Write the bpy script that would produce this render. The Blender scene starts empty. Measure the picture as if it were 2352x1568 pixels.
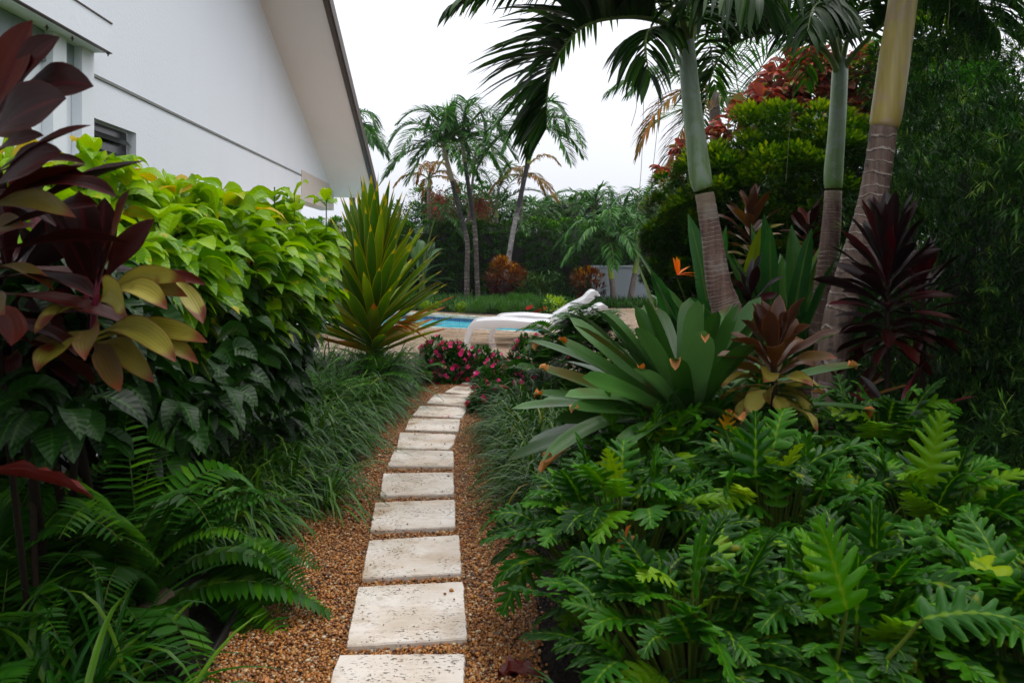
import bpy, math, random
import numpy as np
from mathutils import Vector
rng = np.random.default_rng(7)
random.seed(7)
S = bpy.context.scene
COL = S.collection
PI = math.pi
# ---------------------------------------------------------------- camera (level, lens shifted down), sky, sun
F = 1829.0; CX = 1176.0; HY = 580.0; CH = 1.4          # photograph measured at 2352 px wide
cam = bpy.data.cameras.new('camera'); co = bpy.data.objects.new('camera', cam); COL.objects.link(co)
co.location = (0, 0, CH); co.rotation_euler = (PI/2, 0, 0)
cam.sensor_width = 36; cam.lens = 36*F/2352; cam.shift_y = (HY-784)/2352; cam.clip_end = 2000; cam.clip_start = 0.05
cam.dof.use_dof = True; cam.dof.focus_distance = 6.5; cam.dof.aperture_fstop = 6.3
S.camera = co
w = bpy.data.worlds.new('World'); S.world = w; w.use_nodes = True
nt = w.node_tree; nt.nodes.clear()
SUN_EL, SUN_AZ = math.radians(70), math.radians(60)     # azimuth from +Y towards +X
sky = nt.nodes.new('ShaderNodeTexSky'); sky.sky_type = 'NISHITA'; sky.sun_disc = False
sky.sun_elevation = SUN_EL; sky.sun_rotation = SUN_AZ; sky.air_density = 1.0; sky.dust_density = 4
hs = nt.nodes.new('ShaderNodeHueSaturation'); hs.inputs['Saturation'].default_value = 0.12
bg1 = nt.nodes.new('ShaderNodeBackground'); bg1.inputs[1].default_value = 0.06
nt.links.new(sky.outputs[0], hs.inputs['Color']); nt.links.new(hs.outputs[0], bg1.inputs[0])
# the overcast deck: pale, brighter towards the zenith
tc = nt.nodes.new('ShaderNodeTexCoord'); sx = nt.nodes.new('ShaderNodeSeparateXYZ')
nt.links.new(tc.outputs['Generated'], sx.inputs[0])
rp = nt.nodes.new('ShaderNodeValToRGB')
rp.color_ramp.elements[0].position = 0.0; rp.color_ramp.elements[0].color = (0.76, 0.79, 0.88, 1)
rp.color_ramp.elements[1].position = 0.30; rp.color_ramp.elements[1].color = (0.89, 0.91, 0.97, 1)
e = rp.color_ramp.elements.new(0.9); e.color = (1.0, 1.0, 1.0, 1)
cn = nt.nodes.new('ShaderNodeTexNoise'); cn.inputs['Scale'].default_value = 2.2; cn.inputs['Detail'].default_value = 4; nt.links.new(tc.outputs['Generated'], cn.inputs['Vector'])
ma = nt.nodes.new('ShaderNodeMath'); ma.operation = 'MULTIPLY_ADD'; ma.inputs[1].default_value = .30; nt.links.new(cn.outputs[0], ma.inputs[0])
mb_ = nt.nodes.new('ShaderNodeMath'); mb_.operation = 'SUBTRACT'; mb_.inputs[1].default_value = .15; nt.links.new(sx.outputs['Z'], ma.inputs[2]); nt.links.new(ma.outputs[0], mb_.inputs[0]); nt.links.new(mb_.outputs[0], rp.inputs[0])
mr = nt.nodes.new('ShaderNodeMapRange'); mr.inputs['From Min'].default_value = 0.25; mr.inputs['From Max'].default_value = 1.0
mr.inputs['To Min'].default_value = 0.94; mr.inputs['To Max'].default_value = 1.7
nt.links.new(sx.outputs['Z'], mr.inputs['Value'])
bg2 = nt.nodes.new('ShaderNodeBackground'); nt.links.new(rp.outputs[0], bg2.inputs[0]); nt.links.new(mr.outputs[0], bg2.inputs[1])
ad = nt.nodes.new('ShaderNodeAddShader'); ow = nt.nodes.new('ShaderNodeOutputWorld')
nt.links.new(bg1.outputs[0], ad.inputs[0]); nt.links.new(bg2.outputs[0], ad.inputs[1]); nt.links.new(ad.outputs[0], ow.inputs[0])
sl = bpy.data.lights.new('sun', 'SUN'); sl.energy = 1.1; sl.angle = math.radians(40); sl.color = (1, 0.97, 0.93)
so = bpy.data.objects.new('sun', sl); COL.objects.link(so)
sd = Vector((math.sin(SUN_AZ)*math.cos(SUN_EL), math.cos(SUN_AZ)*math.cos(SUN_EL), math.sin(SUN_EL)))
so.rotation_euler = sd.to_track_quat('Z', 'Y').to_euler()
S.view_settings.view_transform = 'Standard'; S.view_settings.look = 'None'; S.view_settings.exposure = 0.0; S.view_settings.gamma = 1
S.render.engine = 'CYCLES'
S.cycles.max_bounces = 6; S.cycles.diffuse_bounces = 3; S.cycles.glossy_bounces = 2; S.cycles.transmission_bounces = 4
S.cycles.transparent_max_bounces = 6; S.cycles.use_denoising = True

def at(px, py, d):
    return np.array([(px-CX)*d/F, d, CH-(py-HY)*d/F])
def gp(px, py, z=0.0):
    return at(px, py, (CH-z)*F/(py-HY))
# ---------------------------------------------------------------- mesh building
def nrm(v):
    v = np.asarray(v, float); n = np.linalg.norm(v, axis=-1, keepdims=True); return v/np.maximum(n, 1e-9)
ZV = np.array([0, 0, 1.0])
class MB:
    def __init__(s): s.v = []; s.q = []; s.t = []; s.a = []; s.qm = []; s.tm = []; s.n = 0
    def add(s, v, q=None, t=None, a=None, m=0):
        v = np.asarray(v, float).reshape(-1, 3)
        s.v.append(v); s.a.append(np.zeros((len(v), 3)) if a is None else np.asarray(a, float).reshape(-1, 3))
        if q is not None and len(q):
            q = np.asarray(q, np.int64).reshape(-1, 4); s.q.append(q+s.n); s.qm.append(np.full(len(q), m))
        if t is not None and len(t):
            t = np.asarray(t, np.int64).reshape(-1, 3); s.t.append(t+s.n); s.tm.append(np.full(len(t), m))
        s.n += len(v)
    def mesh(s, name, mats, loc=(0, 0, 0), smooth=True):
        me = bpy.data.meshes.new(name)
        v = np.concatenate(s.v)-np.asarray(loc, float); a = np.concatenate(s.a)
        q = np.concatenate(s.q) if s.q else np.zeros((0, 4), np.int64); t = np.concatenate(s.t) if s.t else np.zeros((0, 3), np.int64)
        me.vertices.add(len(v)); me.vertices.foreach_set('co', v.astype(np.float32).ravel())
        me.loops.add(q.size+t.size); me.loops.foreach_set('vertex_index', np.concatenate([q.ravel(), t.ravel()]).astype(np.int32))
        me.polygons.add(len(q)+len(t))
        ls = np.concatenate([np.arange(len(q))*4, q.size+np.arange(len(t))*3]).astype(np.int32)
        me.polygons.foreach_set('loop_start', ls)
        mi = np.concatenate(s.qm+s.tm).astype(np.int32)
        for m in mats: me.materials.append(m)
        me.polygons.foreach_set('material_index', mi)
        me.update(calc_edges=True)
        me.polygons.foreach_set('use_smooth', np.full(len(q)+len(t), bool(smooth)))
        at_ = me.attributes.new('lf', 'FLOAT_VECTOR', 'POINT'); at_.data.foreach_set('vector', a.astype(np.float32).ravel())
        me.update()
        return me
WORLD = {}
def thing(name, label, cat, base=(0, 0, 0), group=None, kind=None):
    o = bpy.data.objects.new(name, None); COL.objects.link(o); o.location = tuple(base); o.empty_display_size = 0.1
    o['label'] = label; o['category'] = cat
    if group: o['group'] = group
    if kind: o['kind'] = kind
    WORLD[o.name] = np.array(base, float); return o
def part(name, mb, mats, parent, smooth=True, label=None):
    if not isinstance(mats, (list, tuple)): mats = [mats]
    b = WORLD[parent.name]
    o = bpy.data.objects.new(name, mb.mesh(name, mats, b, smooth)); COL.objects.link(o); o.parent = parent
    WORLD[o.name] = b
    if label: o['label'] = label
    return o
def solo(name, mb, mats, label, cat, base=None, group=None, kind=None, smooth=True):
    if not isinstance(mats, (list, tuple)): mats = [mats]
    base = np.zeros(3) if base is None else np.asarray(base, float)
    o = bpy.data.objects.new(name, mb.mesh(name, mats, base, smooth)); COL.objects.link(o); o.location = tuple(base)
    if label: o['label'] = label
    if cat: o['category'] = cat
    if group: o['group'] = group
    if kind: o['kind'] = kind
    return o
def copy_tree(root, loc, rz=0.0, sc=1.0, label=None):
    r = root.copy(); COL.objects.link(r); r.location = tuple(loc); r.rotation_euler = (0, 0, rz); r.scale = (sc, sc, sc)
    if label: r['label'] = label
    for ch in list(root.children):
        c = ch.copy(); COL.objects.link(c); c.parent = r
        for g in list(ch.children):
            d = g.copy(); COL.objects.link(d); d.parent = c
    return r
# ---------------------------------------------------------------- generic ribbons (every blade, leaf, leaflet and needle)
def _tp(kind, t):
    t = np.asarray(t)
    if kind == 'grass': return np.where(t < .55, 1, 1-((t-.55)/.45)**1.6)*np.where(t < .1, .6+4*t, 1)
    if kind == 'lance': return np.sin(PI*np.clip(t, 0, 1)**.8)**.8+.04*(1-t)
    if kind == 'leaf': return np.where(t < .12, .10, np.sin(PI*np.clip((t-.12)/.88, 0, 1)**.75)**.85)
    if kind == 'ovate': return np.where(t < .1, .05, (np.sin(PI*np.clip((t-.1)/.9, 0, 1)**.62)**.75)*(1-.25*t))
    if kind == 'strap': return np.interp(t, [0, .15, .45, .75, .9, .96, 1], [.85, .86, .97, 1, .86, .5, .02])
    if kind == 'sword': return np.interp(t, [0, .1, .35, .55, .75, .9, 1], [.62, .6, .85, 1, .78, .38, .02])
    if kind == 'cord': return np.interp(t, [0, .1, .18, .35, .55, .75, .88, .96, 1], [.22, .16, .3, .75, 1, .93, .6, .25, .02])
    if kind == 'pinna': return np.interp(t, [0, .1, .6, .85, 1], [.6, 1, .9, .6, .05])
    if kind == 'lflet': return np.interp(t, [0, .1, .4, .7, 1], [.35, .8, 1, .75, .03])
    if kind == 'paddle': return np.interp(t, [0, .3, .36, .45, .65, .85, .95, 1], [.14, .12, .35, .8, 1, .75, .4, .03])
    return np.ones_like(t)
def frames(P, D, L, droop, seg, roll=None, curl=None):
    P = np.asarray(P, float).reshape(-1, 3); N = len(P); D = nrm(np.broadcast_to(D, (N, 3)))
    L = np.broadcast_to(L, N).astype(float); droop = np.broadcast_to(droop, N).astype(float)
    t = np.linspace(0, 1, seg+1)
    dirs = D[:, None, :]-droop[:, None, None]*(t**1.3)[None, :, None]*ZV
    dirs = nrm(dirs)
    st = np.cumsum(dirs[:, :-1]+dirs[:, 1:], axis=1)*.5*(L/seg)[:, None, None]
    pts = np.concatenate([P[:, None, :], P[:, None, :]+st], axis=1)
    side = np.cross(D, ZV); bad = np.linalg.norm(side, axis=1) < 1e-3; side[bad] = (1, 0, 0); side = nrm(side)
    side = np.broadcast_to(side[:, None, :], dirs.shape)
    side = nrm(side-dirs*np.sum(side*dirs, -1, keepdims=True))
    nor = np.cross(side, dirs)
    if roll is not None:
        r = np.broadcast_to(roll, N)[:, None]*np.ones((1, seg+1))
        if curl is not None: r = r+np.broadcast_to(curl, N)[:, None]*t[None, :]
        c, s_ = np.cos(r)[..., None], np.sin(r)[..., None]
        side, nor = side*c+nor*s_, nor*c-side*s_
    return t, pts, dirs, side, nor
def ribbons(mb, P, D, L, W, droop=0., seg=5, prof='lance', fold=0., roll=None, cross=3, wave=0., wf=3., m=0, rnd=None, curl=None, arch=0.):
    P = np.asarray(P, float).reshape(-1, 3); N = len(P)
    if N == 0: return
    t, pts, dirs, side, nor = frames(P, D, L, droop, seg, roll, curl)
    W = np.broadcast_to(W, N).astype(float)
    wd = W[:, None]*_tp(prof, t)[None, :]*.5
    rnd = rng.random(N) if rnd is None else np.broadcast_to(rnd, N)
    xs = [-1, 1] if cross == 2 else ([-1, 0, 1] if cross == 3 else [-1, -.5, 0, .5, 1])
    C = len(xs); out = np.empty((N, seg+1, C, 3)); at_ = np.empty((N, seg+1, C, 3))
    ph = rng.random(N)*6.28
    for i, x in enumerate(xs):
        lift = fold*abs(x)*wd
        if arch: lift = lift-arch*wd*x*x
        if wave and x: lift = lift+wave*wd*abs(x)**1.5*np.sin(wf*6.28*t[None, :]+ph[:, None]+(1.3 if x > 0 else 0))
        out[:, :, i, :] = pts+side*(x*wd)[..., None]+nor*lift[..., None]
        at_[:, :, i, 0] = x; at_[:, :, i, 1] = t[None, :]; at_[:, :, i, 2] = rnd[:, None]
    base = (np.arange(N)*(seg+1)*C)[:, None, None]; k = (np.arange(seg)*C)[None, :, None]; c = np.arange(C-1)[None, None, :]
    a = base+k+c; q = np.stack([a, a+1, a+1+C, a+C], -1)
    mb.add(out, q, a=at_, m=m)
def facing(D, up=.7, cam=(0, -1, 0)):
    D = nrm(D); s0 = nrm(np.cross(D, ZV)); n0 = np.cross(s0, D); T = nrm(np.array(cam, float)+up*ZV); return math.atan2(-s0 @ T, n0 @ T)
def lobed(mb, P, D, L, W, droop, roll=None, lobes=6, m=0, rnd=None, depth=.66):
    """deeply lobed blades: rows along the midrib whose edges run forward"""
    P = np.asarray(P, float).reshape(-1, 3); N = len(P); seg = lobes*8+4
    t, pts, dirs, side, nor = frames(P, D, L, droop, seg, roll)
    env = np.interp(t, [0, .03, .12, .3, .55, .8, .93, 1], [.12, .55, .88, 1, .85, .55, .34, .03])
    u = (t*(lobes+.5)) % 1.0
    sx_ = np.clip((np.abs(u-.5)-.13)/.31, 0, 1); lob = 1-depth*(sx_*sx_*(3-2*sx_))*np.interp(t, [0, .06, .88, 1], [0, 1, 1, 0])
    wd = np.broadcast_to(W, N)[:, None]*.5*(env*lob)[None, :]
    ang = np.interp(t, [0, .12, .4, 1], [-.3, .2, .62, 1.05])
    rnd = rng.random(N) if rnd is None else np.broadcast_to(rnd, N)
    ca, sa = np.cos(ang)[None, :, None], np.sin(ang)[None, :, None]
    xs = [-1, -.5, 0, .5, 1]; C = 5
    out = np.empty((N, seg+1, C, 3)); at_ = np.empty((N, seg+1, C, 3)); ph = rng.random(N)*6.28
    lobph = np.cos((u-.5)*2*PI)[None, :, None]
    for i, x in enumerate(xs):
        e_ = side*(np.sign(x))*ca+dirs*sa if x else side*0
        lift = (.30*abs(x)-.42*x*x)*wd+.10*wd*abs(x)*np.sin(ph[:, None]+t[None, :]*11+x)
        out[:, :, i, :] = pts+e_*(abs(x)*wd)[..., None]+nor*(lift[..., None]+.05*lobph*(abs(x)*wd)[..., None])
        at_[:, :, i, 0] = x; at_[:, :, i, 1] = t[None, :]; at_[:, :, i, 2] = rnd[:, None]
    base = (np.arange(N)*(seg+1)*C)[:, None, None]; k = (np.arange(seg)*C)[None, :, None]; c = np.arange(C-1)[None, None, :]
    a = base+k+c; mb.add(out, np.stack([a, a+1, a+1+C, a+C], -1), a=at_, m=m)
def tubes(mb, pts, rad, n=5, m=0, rnd=None, cap=True):
    """pts (N,K,3), rad (N,K) or (K,)"""
    pts = np.asarray(pts, float); 
    if pts.ndim == 2: pts = pts[None]
    N, K, _ = pts.shape; rad = np.broadcast_to(rad, (N, K))
    d = np.empty_like(pts); d[:, 1:-1] = pts[:, 2:]-pts[:, :-2]; d[:, 0] = pts[:, 1]-pts[:, 0]; d[:, -1] = pts[:, -1]-pts[:, -2]; d = nrm(d)
    ref = np.where(np.abs(d[..., 2:3]) > .9, np.array([1., 0, 0]), ZV)
    ref0 = np.broadcast_to(ref[:, :1], d.shape)
    s1 = nrm(np.cross(d, ref0)); s2 = np.cross(d, s1)
    an = np.arange(n)*2*PI/n
    out = pts[:, :, None, :]+rad[..., None, None]*(s1[:, :, None, :]*np.cos(an)[None, None, :, None]+s2[:, :, None, :]*np.sin(an)[None, None, :, None])
    at_ = np.zeros(out.shape); at_[..., 0] = np.cos(an)[None, None, :]; at_[..., 1] = np.linspace(0, 1, K)[None, :, None]
    at_[..., 2] = (rng.random(N) if rnd is None else np.broadcast_to(rnd, N))[:, None, None]
    base = (np.arange(N)*K*n)[:, None, None]; k = (np.arange(K-1)*n)[None, :, None]; c = np.arange(n)[None, None, :]; c2 = (c+1) % n
    a = base+k+c; b = base+k+c2; mb.add(out, np.stack([a, b, b+n, a+n], -1), a=at_, m=m)
    if cap and n == 4: pass
def smooth_path(pts, k=8):
    p = np.asarray(pts, float); p = np.concatenate([[2*p[0]-p[1]], p, [2*p[-1]-p[-2]]]); out = []
    for i in range(1, len(p)-2):
        for t in np.linspace(0, 1, k, endpoint=False):
            a, b, c, d = p[i-1], p[i], p[i+1], p[i+2]
            out.append(.5*((2*b)+(-a+c)*t+(2*a-5*b+4*c-d)*t*t+(-a+3*b-3*c+d)*t**3))
    out.append(p[-2]); return np.array(out)
def box(mb, c, s, rz=0., m=0, bev=0.):
    x, y, z = np.asarray(s)/2; pts = np.array([[i*x, j*y, k*z] for k in (-1, 1) for j in (-1, 1) for i in (-1, 1)])
    cr, sr = math.cos(rz), math.sin(rz)
    pts = np.stack([pts[:, 0]*cr-pts[:, 1]*sr, pts[:, 0]*sr+pts[:, 1]*cr, pts[:, 2]], 1)+np.asarray(c)
    mb.add(pts, [[0, 2, 3, 1], [4, 5, 7, 6], [0, 1, 5, 4], [2, 6, 7, 3], [0, 4, 6, 2], [1, 3, 7, 5]], m=m)
def prism(mb, poly, z0, z1, m=0, jitter=0.):
    """horizontal polygon (CCW) between heights, triangulated as a fan about its centre"""
    p = np.asarray(poly, float); n = len(p); c = p.mean(0)
    v = np.concatenate([np.c_[p, np.full(n, z1)], np.c_[p, np.full(n, z0)], [[c[0], c[1], z1]]])
    i = np.arange(n); j = (i+1) % n
    mb.add(v, q=np.stack([i, i+n, j+n, j], 1), t=np.stack([i, j, np.full(n, 2*n)], 1), m=m)
def quadface(mb, pts, m=0): mb.add(pts, q=[[0, 1, 2, 3]], m=m)
def dirv(az, el):
    """az measured from +X, counter-clockwise"""
    az = np.asarray(az); el = np.asarray(el); return np.stack([np.cos(az)*np.cos(el), np.sin(az)*np.cos(el), np.sin(el)*np.ones_like(az)], -1)
def inpoly(x, y, poly):
    poly = np.asarray(poly); r = np.zeros(len(x), bool); j = len(poly)-1
    for i in range(len(poly)):
        xi, yi = poly[i]; xj, yj = poly[j]
        r ^= ((yi > y) != (yj > y)) & (x < (xj-xi)*(y-yi)/(yj-yi+1e-12)+xi); j = i
    return r
# ---------------------------------------------------------------- materials
def srgb(r, g, b): return tuple(((c/255)/12.92 if c <= 10 else (((c/255)+.055)/1.055)**2.4) for c in (r, g, b))+(1,)
class NT:
    def __init__(s, name):
        s.m = bpy.data.materials.new(name); s.m.use_nodes = True; s.t = s.m.node_tree; s.t.nodes.clear()
        s.out = s.n('ShaderNodeOutputMaterial')
    def n(s, k, **kw):
        x = s.t.nodes.new(k)
        for a, b in kw.items(): setattr(x, a, b)
        return x
    def l(s, a, b): s.t.links.new(a, b)
    def math(s, op, a, b=None, c=None, clamp=False):
        x = s.n('ShaderNodeMath', operation=op, use_clamp=clamp)
        for i, v in enumerate((a, b, c)):
            if v is None: continue
            if hasattr(v, 'links'): s.l(v, x.inputs[i])
            else: x.inputs[i].default_value = v
        return x.outputs[0]
    def mix(s, f, a, b, blend='MIX'):
        x = s.n('ShaderNodeMix', data_type='RGBA', blend_type=blend)
        for i, v in ((0, f), (6, a), (7, b)):
            if hasattr(v, 'links'): s.l(v, x.inputs[i])
            else: x.inputs[i].default_value = v
        return x.outputs[2]
    def ramp(s, f, stops, interp='LINEAR'):
        x = s.n('ShaderNodeValToRGB'); cr = x.color_ramp; cr.interpolation = interp
        while len(cr.elements) < len(stops): cr.elements.new(.5)
        for e_, (p, c) in zip(cr.elements, stops): e_.position = p; e_.color = c
        s.l(f, x.inputs[0]); return x.outputs[0]
    def noise(s, scale, detail=3, vec=None, rough=.55, dist=0.):
        x = s.n('ShaderNodeTexNoise'); x.inputs['Scale'].default_value = scale; x.inputs['Detail'].default_value = detail
        x.inputs['Roughness'].default_value = rough; x.inputs['Distortion'].default_value = dist
        s.l(vec if vec is not None else s.obj(), x.inputs['Vector']); return x.outputs[0]
    def obj(s, scale=None):
        if not hasattr(s, '_tc'): s._tc = s.n('ShaderNodeTexCoord')
        if scale is None: return s._tc.outputs['Object']
        x = s.n('ShaderNodeMapping'); x.inputs['Scale'].default_value = scale; s.l(s._tc.outputs['Object'], x.inputs[0]); return x.outputs[0]
    def bump(s, h, strength=.3, dist=.01, nrm_=None):
        x = s.n('ShaderNodeBump'); x.inputs['Strength'].default_value = strength; x.inputs['Distance'].default_value = dist
        s.l(h, x.inputs['Height'])
        if nrm_ is not None: s.l(nrm_, x.inputs['Normal'])
        return x.outputs[0]
    def sstep(s, v, a, b):
        x = s.n('ShaderNodeMapRange', interpolation_type='SMOOTHSTEP'); s.l(v, x.inputs['Value'])
        x.inputs['From Min'].default_value = a; x.inputs['From Max'].default_value = b; return x.outputs[0]
    def bsdf(s, col, rough=.5, spec=.5, normal=None, metal=0.):
        x = s.n('ShaderNodeBsdfPrincipled')
        for k, v in (('Base Color', col), ('Roughness', rough), ('Specular IOR Level', spec), ('Metallic', metal)):
            if hasattr(v, 'links'): s.l(v, x.inputs[k])
            else: x.inputs[k].default_value = v
        if normal is not None: s.l(normal, x.inputs['Normal'])
        return x
    def done(s, sh): s.l(sh.outputs[0] if hasattr(sh, 'outputs') else sh, s.out.inputs[0]); return s.m
MATS = {}
def leafmat(name, ramp, edge=None, mid=None, tip=None, rough=.42, trans=.18, tcol=None, veins=0., vs=0., vfreq=10, noise=6., namt=.35, spec=.32, interp='LINEAR', patch=None, warm=True):
    s = NT(name); at_ = s.n('ShaderNodeAttribute', attribute_name='lf'); sep = s.n('ShaderNodeSeparateXYZ'); s.l(at_.outputs['Vector'], sep.inputs[0])
    X, Y, R = sep.outputs; ax = s.math('ABSOLUTE', X)
    col = s.ramp(R, ramp, interp)
    nz = s.noise(noise, 3)
    if patch:                                     # blotches of another colour, as on ageing leaves
        col = s.mix(s.sstep(s.noise(patch[1], 2), patch[2], patch[2]+.12), col, patch[0])
    if edge: col = s.mix(s.sstep(ax, 1-edge[1]-.15, 1-edge[1]+.1), col, edge[0])
    if mid: col = s.mix(s.sstep(ax, mid[1]+.12, mid[1]), col, mid[0])
    if tip: col = s.mix(s.sstep(s.math('ADD', Y, s.math('MULTIPLY', nz, .12)), tip[1], min(1.0, tip[1]+tip[2] if len(tip) > 2 else 1.0)), col, tip[0])
    hv = s.n('ShaderNodeHueSaturation'); s.l(col, hv.inputs['Color']); s.l(s.math('MULTIPLY_ADD', nz, 2*namt, 1-namt), hv.inputs['Value']); hv.inputs['Saturation'].default_value = 1.12
    col = hv.outputs[0] if namt < .11 or not warm else s.mix(1.0, hv.outputs[0], (1.0, .90, .62, 1), 'MULTIPLY'); nb = None
    if veins or vs:
        if vs: h = s.math('SINE', s.math('ADD', s.math('MULTIPLY', Y, vfreq*6.28), s.math('MULTIPLY', ax, -vs)))
        else: h = s.math('SINE', s.math('MULTIPLY', X, vfreq))
        nb = s.bump(h, .35, (veins if veins else .0012)*.45)
    b = s.bsdf(col, rough, spec*.72, nb)
    if trans:
        tr = s.n('ShaderNodeBsdfTranslucent')
        if tcol is None:
            h2 = s.n('ShaderNodeHueSaturation'); h2.inputs['Value'].default_value = 1.7; h2.inputs['Saturation'].default_value = 1.1; s.l(col, h2.inputs['Color']); s.l(h2.outputs[0], tr.inputs[0])
        else: tr.inputs[0].default_value = tcol
        mx = s.n('ShaderNodeMixShader'); mx.inputs[0].default_value = trans; s.l(b.outputs[0], mx.inputs[1]); s.l(tr.outputs[0], mx.inputs[2]); b = mx
    return s.done(b)
C_ = srgb
M = {}
M['liriope'] = leafmat('liriope_blade', [(0, C_(26, 60, 22)), (.6, C_(52, 92, 38)), (.93, C_(90, 124, 52)), (1, C_(140, 116, 54))], rough=.4, trans=.2, spec=.35, namt=.3)
M['daylily'] = leafmat('long_blade', [(0, C_(24, 60, 22)), (.7, C_(44, 88, 32)), (1, C_(90, 122, 50))], rough=.35, trans=.2, mid=(C_(54, 104, 44), .05))
M['fern'] = leafmat('fern_pinna', [(0, C_(22, 56, 14)), (.6, C_(46, 96, 24)), (1, C_(88, 138, 40))], rough=.5, trans=.25, spec=.35)
M['stem_green'] = leafmat('green_stalk', [(0, C_(60, 84, 40)), (1, C_(92, 110, 54))], rough=.4, trans=0)
M['stem_brown'] = leafmat('brown_stalk', [(0, C_(22, 17, 13)), (1, C_(36, 28, 22))], rough=.8, trans=0)
M['xanadu'] = leafmat('lobed_leaf', [(0, C_(24, 56, 20)), (.45, C_(40, 86, 28)), (.8, C_(66, 118, 38)), (.94, C_(104, 144, 46)), (1, C_(150, 162, 56))], rough=.4, trans=.24, mid=(C_(96, 132, 50), .025), edge=(C_(80, 124, 48), .01), spec=.26, patch=(C_(112, 122, 40), 13, .66), namt=.25, vs=9, vfreq=6.5, veins=.003)
M['xyellow'] = leafmat('yellow_lobed_leaf', [(0, C_(210, 140, 20)), (1, C_(226, 160, 30))], rough=.4, trans=.25, tip=(C_(120, 70, 30), .8), warm=False)
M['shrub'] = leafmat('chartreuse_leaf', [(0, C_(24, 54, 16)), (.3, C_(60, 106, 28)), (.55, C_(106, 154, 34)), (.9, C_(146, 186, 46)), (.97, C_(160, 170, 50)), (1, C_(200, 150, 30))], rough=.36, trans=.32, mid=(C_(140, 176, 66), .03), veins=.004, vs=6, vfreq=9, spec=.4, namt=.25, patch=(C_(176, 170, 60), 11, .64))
M['shrub_dark'] = leafmat('shade_toned_leaf', [(0, C_(14, 34, 12)), (.6, C_(24, 56, 16)), (1, C_(44, 84, 24))], rough=.45, trans=.12, mid=(C_(46, 80, 34), .03), veins=.004, vs=6, vfreq=9, namt=.2)  # darker copy of the leaf: shade low in the shrubs is in its colour
M['orange_leaf'] = leafmat('old_orange_leaf', [(0, C_(196, 136, 24)), (1, C_(206, 150, 36))], rough=.5, trans=.3, edge=(C_(170, 150, 40), .1), veins=.004, vs=6, vfreq=9, patch=(C_(130, 84, 30), 30, .68), warm=False)
M['cord_dark'] = leafmat('maroon_leaf', [(0, C_(24, 10, 9)), (.5, C_(38, 13, 11)), (.85, C_(52, 19, 15)), (1, C_(80, 38, 30))], rough=.45, trans=.04, mid=(C_(70, 22, 26), .02), edge=(C_(70, 26, 20), .02), vfreq=22, veins=.0008, spec=.22, namt=.4, noise=9, warm=False)
M['cord_old'] = leafmat('olive_leaf', [(0, C_(50, 30, 22)), (.35, C_(80, 64, 34)), (.75, C_(120, 114, 52)), (1, C_(150, 142, 76))], rough=.45, trans=.1, edge=(C_(96, 62, 40), .05), tip=(C_(96, 54, 36), .88), vfreq=22, veins=.0012, spec=.4, patch=(C_(90, 46, 34), 9, .56), warm=False)
M['cord_bronze'] = leafmat('bronze_leaf', [(0, C_(44, 26, 22)), (.5, C_(74, 46, 30)), (1, C_(120, 92, 52))], rough=.4, trans=.12, edge=(C_(106, 66, 46), .06), vfreq=22, veins=.0012, spec=.4, warm=False)
M['cord_dull'] = leafmat('purple_black_leaf', [(0, C_(22, 11, 13)), (.6, C_(36, 13, 16)), (1, C_(74, 18, 26))], rough=.36, trans=.05, vfreq=22, veins=.0012, spec=.5, warm=False)
M['brom'] = leafmat('strap_leaf', [(0, C_(42, 76, 34)), (.5, C_(60, 98, 52)), (1, C_(96, 134, 96))], rough=.36, trans=.1, vfreq=30, veins=.0008, spec=.5, namt=.25, noise=4, patch=(C_(76, 74, 42), 3.0, .58))
M['dead_tip'] = leafmat('dry_leaf_tip', [(0, C_(150, 84, 48)), (1, C_(206, 160, 120))], rough=.7, trans=.2, warm=False)
M['sword'] = leafmat('sword_leaf', [(0, C_(40, 76, 22)), (.5, C_(70, 110, 30)), (1, C_(112, 142, 40))], rough=.4, trans=.25, edge=(C_(168, 164, 50), .06), tip=(C_(168, 158, 50), .97, .2), vfreq=30, veins=.001, namt=.25)
M['sword_old'] = leafmat('old_sword_leaf', [(0, C_(84, 100, 30)), (.6, C_(130, 130, 44)), (1, C_(150, 110, 56))], rough=.5, trans=.2, tip=(C_(150, 84, 50), .85, .1), vfreq=30, veins=.001, warm=False)
M['palm'] = leafmat('palm_leaflet', [(0, C_(20, 46, 22)), (.6, C_(34, 66, 30)), (1, C_(60, 94, 42))], rough=.4, trans=.25, spec=.35, mid=(C_(56, 84, 44), .08), namt=.2)
M['palm_far'] = leafmat('far_palm_leaflet', [(0, C_(30, 66, 34)), (.6, C_(56, 104, 54)), (1, C_(92, 142, 74))], rough=.45, trans=.2, namt=.2)
M['palm_lime'] = leafmat('fresh_palm_leaflet', [(0, C_(52, 110, 40)), (1, C_(88, 140, 60))], rough=.4, trans=.3)
M['palm_brown'] = leafmat('dry_palm_leaflet', [(0, C_(78, 78, 40)), (.5, C_(124, 100, 52)), (1, C_(160, 104, 56))], rough=.6, trans=.25, warm=False)
M['areca'] = leafmat('areca_leaflet', [(0, C_(36, 66, 30)), (.6, C_(64, 92, 38)), (1, C_(120, 120, 56))], rough=.4, trans=.25, warm=False)
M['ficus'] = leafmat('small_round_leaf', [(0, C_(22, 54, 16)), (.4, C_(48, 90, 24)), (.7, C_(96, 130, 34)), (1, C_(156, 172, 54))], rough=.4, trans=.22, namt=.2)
M['hedge'] = leafmat('hedge_leaf', [(0, C_(26, 60, 26)), (.5, C_(50, 98, 42)), (.85, C_(84, 138, 56)), (1, C_(124, 170, 76))], rough=.5, trans=.18, namt=.2)
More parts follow.
